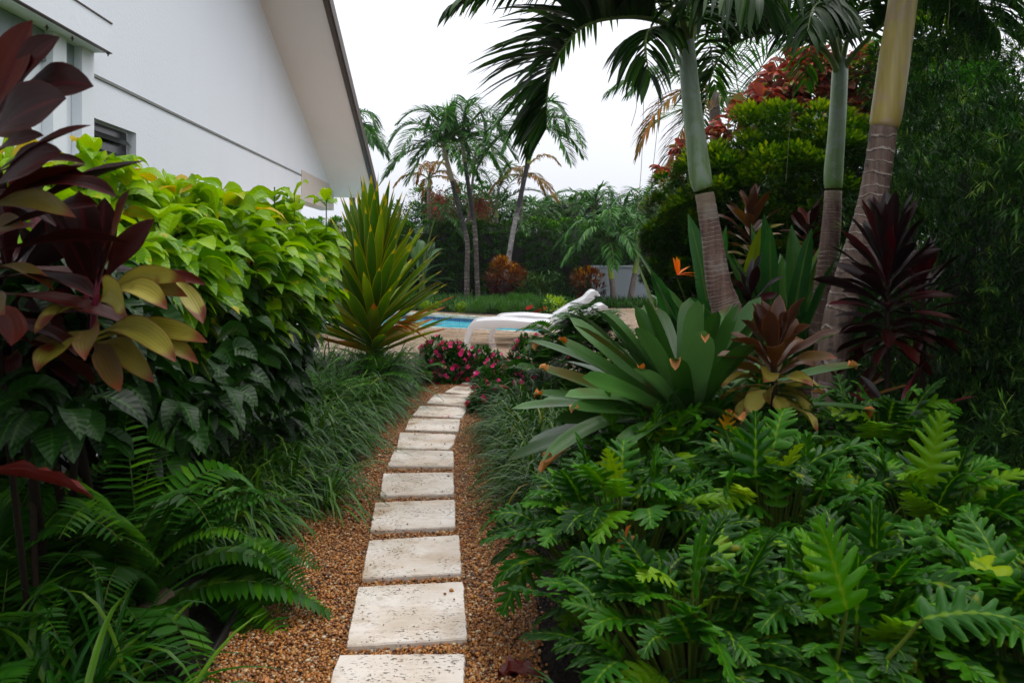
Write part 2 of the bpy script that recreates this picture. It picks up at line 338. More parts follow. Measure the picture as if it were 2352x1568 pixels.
M['podo'] = leafmat('yew_needle', [(0, C_(32, 60, 34)), (.5, C_(52, 92, 50)), (.85, C_(94, 140, 70)), (1, C_(160, 194, 110))], rough=.45, trans=.25, spec=.35, namt=.3)
M['copper'] = leafmat('copper_leaf', [(0, C_(96, 70, 62)), (.4, C_(124, 84, 76)), (.65, C_(156, 80, 72)), (.8, C_(120, 112, 74)), (1, C_(96, 116, 64))], rough=.42, trans=.22, edge=(C_(224, 90, 80), .07), patch=(C_(180, 66, 58), 5, .6), namt=.25, warm=False)
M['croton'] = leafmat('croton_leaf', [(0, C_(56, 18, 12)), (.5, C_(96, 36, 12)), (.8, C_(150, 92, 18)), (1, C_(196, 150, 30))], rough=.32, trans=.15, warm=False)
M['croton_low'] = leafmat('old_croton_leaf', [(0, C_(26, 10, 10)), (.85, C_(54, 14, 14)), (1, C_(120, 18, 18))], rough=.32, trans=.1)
M['vinca'] = leafmat('flower_shrub_leaf', [(0, C_(22, 56, 22)), (.6, C_(42, 86, 34)), (1, C_(76, 118, 48))], rough=.36, trans=.18)
M['petal'] = leafmat('pink_petal', [(0, C_(206, 36, 100)), (.6, C_(226, 60, 126)), (.9, C_(234, 130, 166)), (1, C_(232, 170, 190))], rough=.6, trans=.35, namt=.1, tcol=C_(230, 40, 120))
M['petal_dark'] = leafmat('crimson_petal', [(0, C_(150, 16, 50)), (1, C_(200, 30, 80))], rough=.6, trans=.3, namt=.1)
M['petal_red'] = leafmat('red_petal', [(0, C_(190, 40, 50)), (1, C_(220, 70, 84))], rough=.6, trans=.3, namt=.1)
M['petal_lilac'] = leafmat('lilac_flower', [(0, C_(112, 92, 122)), (1, C_(150, 128, 160))], rough=.7, trans=.1)
M['petal_orange'] = leafmat('orange_petal', [(0, C_(236, 110, 10)), (1, C_(250, 140, 20))], rough=.45, trans=.3)
M['paddle'] = leafmat('paddle_leaf', [(0, C_(34, 72, 40)), (.6, C_(60, 108, 64)), (.93, C_(92, 136, 84)), (1, C_(120, 136, 40))], rough=.36, trans=.15, mid=(C_(90, 120, 76), .04), vs=3, vfreq=26, veins=.002)
M['banana'] = leafmat('broad_leaf', [(0, C_(40, 76, 58)), (1, C_(88, 126, 88))], rough=.4, trans=.2, mid=(C_(110, 140, 90), .05), vs=2, vfreq=20, veins=.004)
M['seagreen'] = leafmat('fine_green_blade', [(0, C_(40, 80, 34)), (1, C_(72, 116, 50))], rough=.5, trans=.2)
M['lime'] = leafmat('lime_leaf', [(0, C_(96, 140, 34)), (1, C_(140, 172, 44))], rough=.45, trans=.25)
M['rock_fern'] = M['fern']
def simple(name, col, rough=.6, n=8., amt=.2, bump=.0, bs=60., spec=.5):
    s = NT(name); nz = s.noise(n, 4)
    hv = s.n('ShaderNodeHueSaturation'); hv.inputs['Color'].default_value = col; s.l(s.math('MULTIPLY_ADD', nz, 2*amt, 1-amt), hv.inputs['Value'])
    nb = s.bump(s.noise(bs, 4), .6, bump) if bump else None
    return s.done(s.bsdf(hv.outputs[0], rough, spec, nb))
def m_soil():
    s = NT('dark_mulch'); n1 = s.noise(40, 6); n2 = s.noise(6, 3)
    v = s.n('ShaderNodeTexVoronoi'); v.inputs['Scale'].default_value = 55; s.l(s.obj((1, .45, 1)), v.inputs['Vector'])
    c = s.ramp(n1, [(.3, C_(18, 13, 11)), (.55, C_(36, 27, 22)), (.75, C_(62, 48, 38))])
    c = s.mix(s.math('MULTIPLY', n2, .5), c, C_(24, 18, 14))
    b1 = s.bump(v.outputs['Distance'], .8, .02); b2 = s.bump(n1, .7, .015, b1)
    return s.done(s.bsdf(c, .8, .2, b2))
def m_gravel():
    s = NT('pebble'); at_ = s.n('ShaderNodeAttribute', attribute_name='lf'); sep = s.n('ShaderNodeSeparateXYZ'); s.l(at_.outputs['Vector'], sep.inputs[0])
    c = s.ramp(sep.outputs[2], [(0, C_(66, 36, 14)), (.15, C_(128, 72, 24)), (.4, C_(170, 104, 38)), (.6, C_(190, 126, 52)), (.75, C_(148, 98, 54)), (.88, C_(196, 148, 84)), (.96, C_(218, 200, 164)), (1, C_(96, 86, 80))])
    nz = s.noise(90, 3); c = s.mix(s.math('MULTIPLY', nz, .45), c, C_(100, 62, 30))
    return s.done(s.bsdf(c, .3, .5))
def m_gravelbed():
    s = NT('gravel_bed'); v = s.n('ShaderNodeTexVoronoi'); v.inputs['Scale'].default_value = 95; s.l(s.obj(), v.inputs['Vector'])
    c = s.ramp(v.outputs['Color'], [(0, C_(60, 32, 18)), (.5, C_(120, 70, 36)), (1, C_(160, 112, 70))])
    c = s.mix(s.sstep(v.outputs['Distance'], .3, .6), c, C_(34, 20, 12))
    return s.done(s.bsdf(c, .45, .5, s.bump(v.outputs['Distance'], -.9, .012)))
def m_trav(name, seed, wet=.4, deck=False):
    s = NT(name); mp = s.n('ShaderNodeMapping'); mp.inputs['Location'].default_value = (seed*3.1, seed*1.7, 0); s.l(s.obj(), mp.inputs[0]); o = mp.outputs[0]
    oi = s.n('ShaderNodeObjectInfo'); 
    n1 = s.noise(3.5, 4, o); n2 = s.noise(14, 5, o)
    st = s.n('ShaderNodeMapping'); st.inputs['Scale'].default_value = (5, 40, 1); st.inputs['Rotation'].default_value = (0, 0, .25); s.l(o, st.inputs[0]); n3 = s.noise(1.6, 4, st.outputs[0])
    c = s.ramp(n1, [(.3, C_(186, 168, 148)), (.5, C_(204, 192, 179)), (.68, C_(220, 212, 204))])
    c = s.mix(s.sstep(n2, .5, .85), c, C_(178, 150, 120))
    c = s.mix(s.math('MULTIPLY', s.sstep(n3, .45, .7), .35), c, C_(228, 216, 200))
    # stain of rust-brown and the open pits of travertine
    stn = s.sstep(s.noise(2.6, 4, o), .53, .70); c = s.mix(s.math('MULTIPLY', stn, .7), c, C_(164, 134, 98)); c = s.mix(s.math('MULTIPLY', s.sstep(s.noise(7, 5, o, .7), .56, .75), .5), c, C_(150, 136, 122))
    pm = s.n('ShaderNodeMapping'); pm.inputs['Scale'].default_value = (1, 1.9, 1); pm.inputs['Rotation'].default_value = (0, 0, .5); s.l(o, pm.inputs[0])
    pit = s.math('MULTIPLY', s.sstep(s.noise(58, 3, pm.outputs[0], .7), .585, .64), s.sstep(s.noise(5.5, 2, o), .42, .56))
    if not deck: c = s.mix(pit, c, C_(52, 44, 36))
    nb = s.bump(s.math('MULTIPLY', pit, -1), .7, .006) if not deck else None
    nb2 = s.bump(n2, .12, .01, nb)
    r = s.ramp(s.noise(4.5, 2, o), [(.42, (.10,)*3+(1,)), (.6, (.55,)*3+(1,))]) if not deck else s.ramp(s.noise(1.2, 3, s.obj((1, 3, 1))), [(.3, (.06,)*3+(1,)), (.7, (.22,)*3+(1,))])
    if deck:
        bk = s.n('ShaderNodeTexBrick'); s.l(s.obj(), bk.inputs['Vector']); bk.inputs['Scale'].default_value = 1.0
        bk.inputs['Brick Width'].default_value = .61; bk.inputs['Row Height'].default_value = .406; bk.inputs['Mortar Size'].default_value = .006
        bk.inputs['Color1'].default_value = C_(206, 178, 152); bk.inputs['Color2'].default_value = C_(178, 148, 122); bk.inputs['Mortar'].default_value = C_(120, 98, 80)
        c = s.mix(.6, c, bk.outputs['Color'], 'MULTIPLY')
        c = s.mix(.35, c, bk.outputs['Color'])
    return s.done(s.bsdf(c, r, .5, nb2))
def m_wall(name, col, bs=35.):
    s = NT(name); nz = s.noise(.7, 4); 
    st = s.n('ShaderNodeMapping'); st.inputs['Scale'].default_value = (1.2, 1.2, .5); s.l(s.obj(), st.inputs[0]); n2 = s.noise(1.0, 5, st.outputs[0])
    c = s.mix(s.math('MULTIPLY', s.sstep(s.noise(.9, 6, s.obj((6, 6, .35)), .7), .52, .8), .16), col, tuple(x*.7 for x in col[:3])+(1,)); c = s.mix(s.math('MULTIPLY', s.sstep(n2, .45, .75), .25), c, tuple(x*.82 for x in col[:3])+(1,)); c = s.mix(s.math('MULTIPLY', nz, .15), c, tuple(x*.8 for x in col[:3])+(1,))
    return s.done(s.bsdf(c, .8, .3, s.bump(s.noise(bs, 4), .35, .006)))
def m_water():
    s = NT('pool_water'); n1 = s.noise(5, 3, s.obj((1, 1.6, 1)), .5, .6); n2 = s.noise(28, 2)
    nb = s.bump(s.math('ADD', n1, s.math('MULTIPLY', n2, .25)), .30, .05)
    c = s.ramp(n1, [(.3, C_(50, 160, 184)), (.6, C_(80, 190, 206)), (.8, C_(120, 212, 220))])
    return s.done(s.bsdf(c, .08, .5, nb))
def m_tile():
    s = NT('waterline_tile'); bk = s.n('ShaderNodeTexBrick'); s.l(s.obj(), bk.inputs['Vector']); bk.inputs['Scale'].default_value = 8
    bk.inputs['Color1'].default_value = C_(20, 60, 110); bk.inputs['Color2'].default_value = C_(30, 92, 140); bk.inputs['Mortar'].default_value = C_(120, 150, 170)
    return s.done(s.bsdf(bk.outputs['Color'], .2))
def m_trunk(name, c0, c1, ring=40., dark=.5, spots=None, top=None):
    """ringed palm trunk: rings follow the height along the trunk"""
    s = NT(name); at_ = s.n('ShaderNodeAttribute', attribute_name='lf'); sep = s.n('ShaderNodeSeparateXYZ'); s.l(at_.outputs['Vector'], sep.inputs[0])
    nz = s.noise(7, 4); st = s.n('ShaderNodeMapping'); st.inputs['Scale'].default_value = (26, 26, 2); s.l(s.obj(), st.inputs[0]); n2 = s.noise(1, 5, st.outputs[0], .7)
    y = s.math('ADD', s.math('MULTIPLY', sep.outputs[1], ring), s.math('MULTIPLY', nz, 1.6)); fr = s.math('FRACT', y)
    rg = s.sstep(fr, .80, .95); rl = s.sstep(fr, .2, .04)
    c = s.mix(s.sstep(n2, .3, .7), c0, c1); c = s.mix(s.math('MULTIPLY', rg, dark), c, tuple(x*.35 for x in c0[:3])+(1,))
    c = s.mix(s.math('MULTIPLY', s.math('MULTIPLY', rl, s.sstep(s.noise(9, 3), .35, .6)), .75), c, C_(196, 184, 172))
    if spots: c = s.mix(s.sstep(s.noise(spots[1], 3), .58, .66), c, spots[0])
    if top: c = s.mix(s.sstep(s.math('ADD', sep.outputs[1], s.math('MULTIPLY', nz, .15)), top[1], top[1]+.12), c, top[0])
    c = s.mix(s.math('MULTIPLY', s.sstep(s.noise(4.5, 5, None, .65), .54, .66), .4), c, C_(158, 152, 142)); c = s.mix(s.math('MULTIPLY', s.sstep(s.noise(2.6, 4, None, .6), .55, .7), .5), c, C_(62, 46, 40)); b1 = s.bump(s.math('SUBTRACT', rl, rg), .8, .008); b2 = s.bump(n2, .7, .006, b1)
    return s.done(s.bsdf(c, .6, .4, b2))
def m_shaft(name, lo, hi, mid=None, stain=None):
    s = NT(name); at_ = s.n('ShaderNodeAttribute', attribute_name='lf'); sep = s.n('ShaderNodeSeparateXYZ'); s.l(at_.outputs['Vector'], sep.inputs[0])
    st = s.n('ShaderNodeMapping'); st.inputs['Scale'].default_value = (34, 34, .8); s.l(s.obj(), st.inputs[0]); n2 = s.noise(1, 4, st.outputs[0])
    n3 = s.noise(5, 4)
    stops = [(0, lo), (1, hi)] if mid is None else [(0, lo), (.45, mid), (1, hi)]
    c = s.ramp(s.math('ADD', sep.outputs[1], s.math('MULTIPLY_ADD', n3, .3, -.15)), stops)
    hv = s.n('ShaderNodeHueSaturation'); s.l(c, hv.inputs['Color']); s.l(s.math('MULTIPLY_ADD', n2, 1.0, .5), hv.inputs['Value']); c = hv.outputs[0]
    if stain: c = s.mix(s.math('MULTIPLY', s.sstep(s.noise(3.5, 5, None, .65, 1.5), .46, .6), .7), c, stain)
    c = s.mix(s.sstep(s.math('ADD', sep.outputs[1], s.math('MULTIPLY', n3, .03)), .052, .03), c, C_(126, 108, 66))
    return s.done(s.bsdf(c, .36, .5, s.bump(n2, .25, .004)))
M['soil'] = m_soil(); M['pebble'] = m_gravel(); M['gravelbed'] = m_gravelbed(); M['deck'] = m_trav('wet_travertine_deck', 3, deck=True)
M['coping'] = m_trav('coping_stone', 9); M['stone'] = [m_trav('travertine_%d' % i, i+1) for i in range(4)]
M['wall'] = m_wall('white_stucco', C_(228, 233, 240)); M['soffit'] = m_wall('cream_soffit', C_(222, 216, 212)); M['beige'] = m_wall('beige_stucco', C_(206, 196, 188))
M['frame'] = simple('grey_green_paint', C_(176, 188, 190), .5); M['recess'] = simple('grey_panel', C_(120, 134, 136), .5); M['darkwin'] = simple('dark_louvre', C_(26, 28, 30), .25, spec=.6)
M['groove'] = simple('groove_shadow_paint', C_(120, 122, 118), .8); M['fascia'] = simple('brown_fascia', C_(112, 88, 74), .5, 4, .25); M['metal_edge'] = simple('dark_metal', C_(66, 52, 44), .5, spec=.3)
M['roof'] = simple('roof_tile', C_(110, 100, 94), .7)
M['fence_wall'] = m_wall('grey_garden_wall', C_(150, 160, 166)); M['plastic'] = simple('white_moulded_plastic', C_(226, 226, 230), .28, 3, .03)
M['water'] = m_water(); M['tile'] = m_tile(); M['pool_in'] = simple('pool_plaster', C_(90, 190, 205), .5)
M['edging'] = simple('black_edging', C_(24, 22, 22), .35); M['rock'] = simple('buff_rock', C_(120, 104, 84), .7, 9, .35, .01, 40)
M['trunkA'] = m_trunk('ringed_trunk', C_(92, 66, 58), C_(134, 104, 92), 52, .55, top=(C_(150, 134, 112), .97))
M['trunkC'] = m_trunk('mottled_trunk', C_(92, 72, 64), C_(138, 114, 102), 26, .75, spots=(C_(58, 48, 44), 6))
M['trunkF'] = m_trunk('far_trunk', C_(56, 48, 46), C_(88, 78, 74), 30, .35, spots=(C_(52, 40, 38), 5), top=(C_(36, 34, 34), .58))
M['trunkG'] = m_trunk('grey_trunk', C_(112, 108, 110), C_(140, 138, 140), 30, .3, spots=(C_(84, 70, 66), 4), top=(C_(48, 46, 46), .66))
M['trunkS'] = m_trunk('short_palm_trunk', C_(104, 94, 92), C_(134, 120, 116), 14, .6)
M['shaftA'] = m_shaft('green_crownshaft', C_(92, 132, 46), C_(138, 154, 138), C_(116, 144, 92), stain=C_(146, 160, 146))
M['shaftC'] = m_shaft('yellow_crownshaft', C_(160, 138, 58), C_(168, 156, 104), C_(168, 150, 84), stain=C_(166, 140, 118))
M['shaftT'] = m_shaft('tan_crownshaft', C_(140, 124, 96), C_(150, 140, 112)); M['shaftG'] = m_shaft('lime_crownshaft', C_(150, 176, 60), C_(90, 120, 70))
M['petiole'] = leafmat('palm_stalk', [(0, C_(92, 116, 76)), (1, C_(120, 138, 100))], rough=.4, trans=0)
M['bark'] = simple('dark_bark', C_(52, 42, 36), .8, 10, .3, .01, 40); M['seed'] = simple('orange_fruit', C_(140, 74, 34), .6)
M['red_stem'] = simple('crimson_stalk', C_(110, 24, 50), .4); M['string'] = simple('dry_thread', C_(130, 130, 96), .8); M['brom_stem'] = simple('pale_leaf_base', C_(110, 130, 80), .5)
M['dead_red'] = leafmat('dead_red_leaf', [(0, C_(64, 22, 18)), (1, C_(88, 32, 24))], rough=.5, trans=.1, vfreq=22, veins=.0015)
# ---------------------------------------------------------------- ground, path, deck, pool
m = MB()
for (x0, x1, y0, y1) in ((-400, 400, -60, 9.5), (-400, -9, 9.5, 22), (7, 400, 9.5, 22), (-400, 400, 22, 900)):
    quadface(m, [(x0, y0, 0), (x1, y0, 0), (x1, y1, 0), (x0, y1, 0)])
solo('ground', m, M['soil'], 'dark wet mulch soil of the planting beds', None, kind='structure')
PATH = [gp(*p)[:2] for p in ((455, 1568), (548, 1425), (600, 1290), (660, 1225), (770, 1130), (840, 1050), (880, 980), (930, 905), (960, 872), (1090, 866), (1150, 850),
                              (1175, 850), (1150, 900), (1110, 960), (1170, 1050), (1215, 1150), (1225, 1300), (1235, 1568))]
PATH = [np.array([-.62, 2.0]), np.array([-.60, 2.3])]+PATH+[np.array([.09, 2.0])]
PATHP = np.array(PATH)
m = MB()
L_ = [gp(*p)[:2] for p in ((452, 1568), (545, 1425), (598, 1290), (680, 1200), (768, 1130), (815, 1050), (840, 980), (890, 905), (930, 872), (1080, 846))]
R_ = [gp(*p)[:2] for p in ((1238, 1568), (1232, 1425), (1226, 1290), (1222, 1200), (1216, 1130), (1205, 1050), (1215, 980), (1200, 905), (1200, 872), (1200, 846))]
L_ = [np.array([-.64, 1.9])]+L_; R_ = [np.array([.10, 1.9])]+R_
n = len(L_); v = np.array([[p[0], p[1], .004] for p in L_]+[[p[0], p[1], .004] for p in R_])
m.add(v, q=[[i, i+n, i+n+1, i+1] for i in range(n-1)])
solo('garden_path', m, M['gravelbed'], 'winding garden path bed of brown gravel', None, kind='structure')

STONES = [((778, 1502), (1069, 1500), (1060, 1660), (728, 1660)), ((822, 1346), (1064, 1334), (1074, 1464), (795, 1481)),
 ((847, 1240), (1055, 1227), (1061, 1314), (830, 1326)), ((861, 1153), (1045, 1146), (1047, 1208), (850, 1217)),
 ((880, 1086), (1042, 1084), (1043, 1133), (873, 1137)), ((906, 1032), (1042, 1035), (1042, 1070), (889, 1069)),
 ((918, 992), (1047, 997), (1043, 1018), (1030, 1031), (911, 1028)), ((941, 960), (1057, 962), (1053, 990), (930, 986)),
 ((965, 931), (1075, 935), (1061, 959), (948, 953)), ((1000, 904), (1095, 907), (1090, 934), (980, 924)),
 ((1046, 886), (1110, 889), (1100, 908), (1021, 900)), ((1078, 868), (1125, 866), (1118, 882), (1060, 880))]
SL = ['pale travertine stepping stone cut off by the bottom of the picture', 'second stepping stone from the viewer, whitest and largest whole slab',
 'third stepping stone from the viewer, rusty brown stain on one half', 'fourth stepping stone from the viewer, dark pits along its edges', 'fifth stepping stone from the viewer, evenly pitted pale slab',
 'sixth stepping stone from the viewer, wet shiny slab with thick front edge', 'seventh stepping stone, wet and mirror-like with a chipped front corner', 'eighth stepping stone, a short cream slab beyond the chipped one',
 'ninth stepping stone, slanting cream slab where the path bends', 'tenth stepping stone, touching the pink flower bush', 'eleventh stepping stone, tan brown slab half under the flowers',
 'last stepping stone before the deck, mostly hidden between flower bushes']
stone_polys = []
for i, cs in enumerate(STONES):
    P = [gp(x, y, .03)[:2] for x, y in cs][::-1]; out = []
    for k in range(len(P)):
        a, b = P[k], P[(k+1) % len(P)]; nn = max(4, int(np.linalg.norm(b-a)/.02))
        for j in range(nn): 
            q = a+(b-a)*j/nn; out.append(q+(rng.normal(0, .0016, 2) if j else (P[k-1]-a)*.006+(b-a)*.006))
    out = np.array(out)
    if np.cross(out[1]-out[0], out[len(out)//2]-out[0]) < 0: out = out[::-1]
    stone_polys.append(np.array(P)); c = out.mean(0); m = MB(); prism(m, out, -.01, .024)
    inner = c+(out-c)*.985; nO = len(out); v = np.concatenate([np.c_[out, np.full(nO, .0241)], np.c_[inner, np.full(nO, .030)], [[c[0], c[1], .030]]])
    ii = np.arange(nO); jj = (ii+1) % nO; m.add(v, q=np.stack([ii, jj, jj+nO, ii+nO], 1), t=np.stack([ii+nO, jj+nO, np.full(nO, 2*nO)], 1))
    solo('stepping_stone', m, M['stone'][(i*3+1) % 4], SL[i], 'stepping stone', base=(c[0], c[1], 0), group='travertine stepping stones along the gravel path', smooth=False)

# pebbles: twenty-faced lumps, scattered more thickly near the camera
def ico():
    f = (1+5**.5)/2; v = nrm(np.array([(-1, f, 0), (1, f, 0), (-1, -f, 0), (1, -f, 0), (0, -1, f), (0, 1, f), (0, -1, -f), (0, 1, -f), (f, 0, -1), (f, 0, 1), (-f, 0, -1), (-f, 0, 1)]))
    t = np.array([(0, 11, 5), (0, 5, 1), (0, 1, 7), (0, 7, 10), (0, 10, 11), (1, 5, 9), (5, 11, 4), (11, 10, 2), (10, 7, 6), (7, 1, 8), (3, 9, 4), (3, 4, 2), (3, 2, 6), (3, 6, 8), (3, 8, 9), (4, 9, 5), (2, 4, 11), (6, 2, 10), (8, 6, 7), (9, 8, 1)])
    return v, t
def pebbles(mb, xy, z, size):
    v, t = ico(); N = len(xy); r = size*np.exp(rng.normal(0, .32, N))*.5
    V = v[None]*(1+rng.uniform(-.22, .22, (N, 12, 1)))*np.stack([rng.uniform(.8, 1.25, N), rng.uniform(.7, 1.1, N), rng.uniform(.5, .8, N)], 1)[:, None, :]*r[:, None, None]
    a = rng.random(N)*6.28; c, s_ = np.cos(a)[:, None], np.sin(a)[:, None]
    V = np.stack([V[..., 0]*c-V[..., 1]*s_, V[..., 0]*s_+V[..., 1]*c, V[..., 2]], -1)
    V = V+np.concatenate([xy, z[:, None]], 1)[:, None, :]
    A = np.zeros((N, 12, 3)); A[..., 2] = rng.random(N)[:, None]
    mb.add(V, t=(t[None]+(np.arange(N)*12)[:, None, None]), a=A)
m = MB(); N = 150000; yy = 2.0+(9.4-2.0)*rng.random(N)**1.5; xx = rng.uniform(-1.35, .32, N)
edge = np.array(PATHP); k = inpoly(xx+rng.normal(0, .018, N), yy+rng.normal(0, .03, N), edge)
for sp in stone_polys: k &= ~inpoly(xx, yy, sp.mean(0)+(sp-sp.mean(0))*.985)
xx, yy = xx[k], yy[k]; print('pebbles', len(xx))
pebbles(m, np.c_[xx, yy], .004+rng.random(len(xx))*.010, .0105)
sx_ = np.concatenate([sp.mean(0)+(rng.random((16, 2))-.5)*np.ptp(sp, 0)*[.9, .95] for sp in stone_polys[:8]]); kk = np.zeros(len(sx_), bool)
for sp in stone_polys: kk |= inpoly(sx_[:, 0], sx_[:, 1], sp.mean(0)+(sp-sp.mean(0))*.93)
sx_ = sx_[kk & (rng.random(len(sx_)) < .6)]; pebbles(m, sx_, np.full(len(sx_), .034), .008)
solo('gravel', m, M['pebble'], 'loose orange-brown pea gravel around the stepping stones', 'gravel', kind='stuff')
# a few fallen petals on the path
m = MB(); pp = np.array([gp(x, y, .034) for x, y in ((1031, 956), (1018, 958), (1076, 944), (1010, 876), (1052, 872), (1062, 884), (1080, 938), (1001, 870), (1098, 915))])
for p in pp: ribbons(m, np.repeat(p[None], 4, 0)+[0, 0, .004], dirv(rng.random(4)*6.28, .25), .02, .02, .3, 3, 'leaf')
solo('fallen_petals', m, M['petal'], 'fallen pink petals lying on the stones by the flower bushes', 'petals', kind='stuff')
# dark debris crumbs at path edge
m = MB(); xy = np.array([gp(x, y)[:2] for x, y in zip(rng.uniform(560, 680, 90), rng.uniform(1220, 1420, 90))])
ribbons(m, np.c_[xy, np.full(90, .012)], dirv(rng.random(90)*6.28, .05), rng.uniform(.02, .07, 90), .006, 0, 2, 'grass', cross=2)
solo('twig_litter', m, M['stem_brown'], 'small dry twigs on the dark soil beside the gravel', 'twigs', kind='stuff')

# deck
A_ = (-7, 17.25); B_ = (.5, 13.81); Cc = (.9, 16.0); D_ = (-7, 21.28)
F1, F2 = (-2.47, 18.25), (-.53, 16.95); G0, G1, G2, G3 = (-7, 22.0), (-2.47, 19.1), (-.53, 17.8), (.9, 17.45)
def flat(mb, pts, z, mm=0):
    p = np.array(pts); c = p.mean(0); n = len(p); v = np.concatenate([np.c_[p, np.full(n, z)], [[c[0], c[1], z]]]); i = np.arange(n)
    mb.add(v, t=np.stack([i, (i+1) % n, np.full(n, n)], 1), m=mm)
m = MB(); zd = .012
flat(m, [(-9, 9.4), (.5, 9.4), B_, A_, (-9, 18.2)], zd); flat(m, [(.5, 9.4), (7, 9.4), (7, 16), Cc, B_], zd)
flat(m, [D_, F1, G1, G0], zd); flat(m, [F1, F2, G2, G1], zd); flat(m, [F2, Cc, G3, G2], zd)
flat(m, [Cc, (7, 16), (7, 20.3), (1.5, 19.7), (1.2, 18.2), G3], zd); flat(m, [(-9, 18.2), A_, D_, G0, (-9, 22)], zd)
quadface(m, [(-9, 9.4, -.05), (7, 9.4, -.05), (7, 9.4, zd), (-9, 9.4, zd)])
solo('pool_deck', m, M['deck'], 'wet travertine deck around the pool', None, kind='structure', smooth=False)
m = MB(); flat(m, [G0, G1, G2, G3, (1.2, 18.2), (1.5, 19.7), (7, 20.3), (7, 26), (-9, 26), (-9, 22)], -.004)
flat(m, [(-9, 22), (-7, 22.0), (-7, 26), (-9, 26)], -.008)
solo('planting_bed', m, M['soil'], 'dark soil bed behind the pool', None, kind='structure')
# pool
pool = thing('swimming_pool', 'turquoise swimming pool behind the white loungers, with pale coping and blue waterline tiles', 'pool', (-2, 16, 0))
m = MB(); PC = [A_, B_, Cc, D_]; cen = np.mean(PC, 0)
for i in range(4):
    a, b = np.array(PC[i]), np.array(PC[(i+1) % 4]); quadface(m, [(*a, -.25), (*b, -.25), (*b, 0), (*a, 0)])
part('waterline_tile', m, M['tile'], pool, smooth=False)
m = MB()
for i in range(4):
    a, b = np.array(PC[i]), np.array(PC[(i+1) % 4]); a2, b2 = [p+(p-cen)/np.linalg.norm(p-cen)*.42 for p in (a, b)]
    a1, b1 = [p-(p-cen)/np.linalg.norm(p-cen)*.03 for p in (a, b)]
    v = [(*a1, -.03), (*b1, -.03), (*b1, .03), (*a1, .03), (*b2, .03), (*a2, .03), (*b2, .0), (*a2, .0)]
    m.add(v, q=[[0, 1, 2, 3], [3, 2, 4, 5], [5, 4, 6, 7]])
part('coping', m, M['coping'], pool, smooth=False)
m = MB(); flat(m, PC, -.26); part('basin_floor', m, M['pool_in'], pool, smooth=False)
m = MB(); flat(m, PC, -.10); solo('pool_water', m, M['water'], 'rippled turquoise pool water', None, kind='structure')

# ---------------------------------------------------------------- the house
W_ = 2.5
def hp(Y, off, z): return (-.06342*Y-W_+off, Y, z)
def rake(Y): return 7.99-.353*Y if Y > 2 else 7.99-.706+.353*(Y-2)*0
house = thing('house', 'white stucco gabled house beside the garden, wide eave with brown fascia', 'house', hp(8, -2, 0))
def hbox(mb, Y0, Y1, o0, o1, z0, z1, mm=0):
    v = [hp(Y, o, z) for z in (z0, z1) for Y in (Y0, Y1) for o in (o0, o1)]
    mb.add(v, q=[[0, 1, 3, 2], [4, 6, 7, 5], [0, 4, 5, 1], [2, 3, 7, 6], [0, 2, 6, 4], [1, 5, 7, 3]], m=mm)
m = MB(); wy0, wy1, wz0, wz1 = 5.27, 6.12, 1.15, 2.316
def wq(Y0, Y1, za, zb, zc=None, zd_=None): m.add([hp(Y0, 0, za), hp(Y1, 0, za), hp(Y1, 0, zb), hp(Y0, 0, zb if zc is None else zc)], q=[[0, 1, 2, 3]])
wq(-6, wy0, 0, 2.9); wq(wy0, wy1, 0, wz0); wq(wy0, wy1, wz1, 2.9); wq(wy1, 12.42, 0, 2.9)
wq(-6, 2, 2.9, rake(2), rake(2)); wq(2, 12.42, 2.9, rake(12.42), rake(2))
m.add([hp(12.42, 0, 2.68), hp(15.6, 0, 2.5), hp(15.6, 0, 2.55), hp(12.42, 0, rake(12.42))], q=[[0, 1, 2, 3]])
m.add([hp(12.42, 0, 0), hp(12.42, -6, 0), hp(12.42, -6, rake(12.42)), hp(12.42, 0, rake(12.42))], q=[[0, 1, 2, 3]])
rv = .07
m.add([hp(wy0, 0, wz1), hp(wy1, 0, wz1), hp(wy1, -rv, wz1), hp(wy0, -rv, wz1)], q=[[0, 1, 2, 3]]); m.add([hp(wy1, 0, wz0), hp(wy1, -rv, wz0), hp(wy1, -rv, wz1), hp(wy1, 0, wz1)], q=[[0, 1, 2, 3]])
m.add([hp(wy0, 0, wz0), hp(wy0, -rv, wz0), hp(wy0, -rv, wz1), hp(wy0, 0, wz1)], q=[[0, 1, 2, 3]]); m.add([hp(wy0, 0, wz0), hp(wy1, 0, wz0), hp(wy1, -rv, wz0), hp(wy0, -rv, wz0)], q=[[0, 1, 2, 3]])
part('wall', m, M['wall'], house, smooth=False)
wn = MB(); hbox(wn, wy0, wy1, -rv-.02, -rv-.005, wz0, wz1); wo = part('window', wn, M['darkwin'], house, smooth=False)
wn = MB()
for k in range(9): 
    z = wz1-.06-k*.12; wn.add([hp(wy0+.02, -rv+.045, z-.05), hp(wy1-.02, -rv+.045, z-.05), hp(wy1-.02, -rv+.002, z), hp(wy0+.02, -rv+.002, z)], q=[[0, 1, 2, 3]])
part('louvre', wn, M['darkwin'], wo, smooth=False)
g = MB(); hbox(g, 5.27, 12.41, -.004, .012, 2.592, 2.612); part('groove_line', g, M['groove'], house, smooth=False)  # thin strip standing for the wall groove, its shadow put into the grey colour
g = MB(); hbox(g, 12.42, 15.55, -.25, .008, 2.22, 2.69); part('beam', g, M['beige'], house, smooth=False)
g = MB(); hbox(g, 0, 5.27, .003, .185, 2.72, 2.907); can = part('canopy', g, M['wall'], house, smooth=False)
g = MB(); hbox(g, 0, 5.272, .15, .192, 2.908, 2.916); hbox(g, 0, 5.272, .16, .189, 2.712, 2.718); part('drip_edge', g, M['metal_edge'], can, smooth=False)
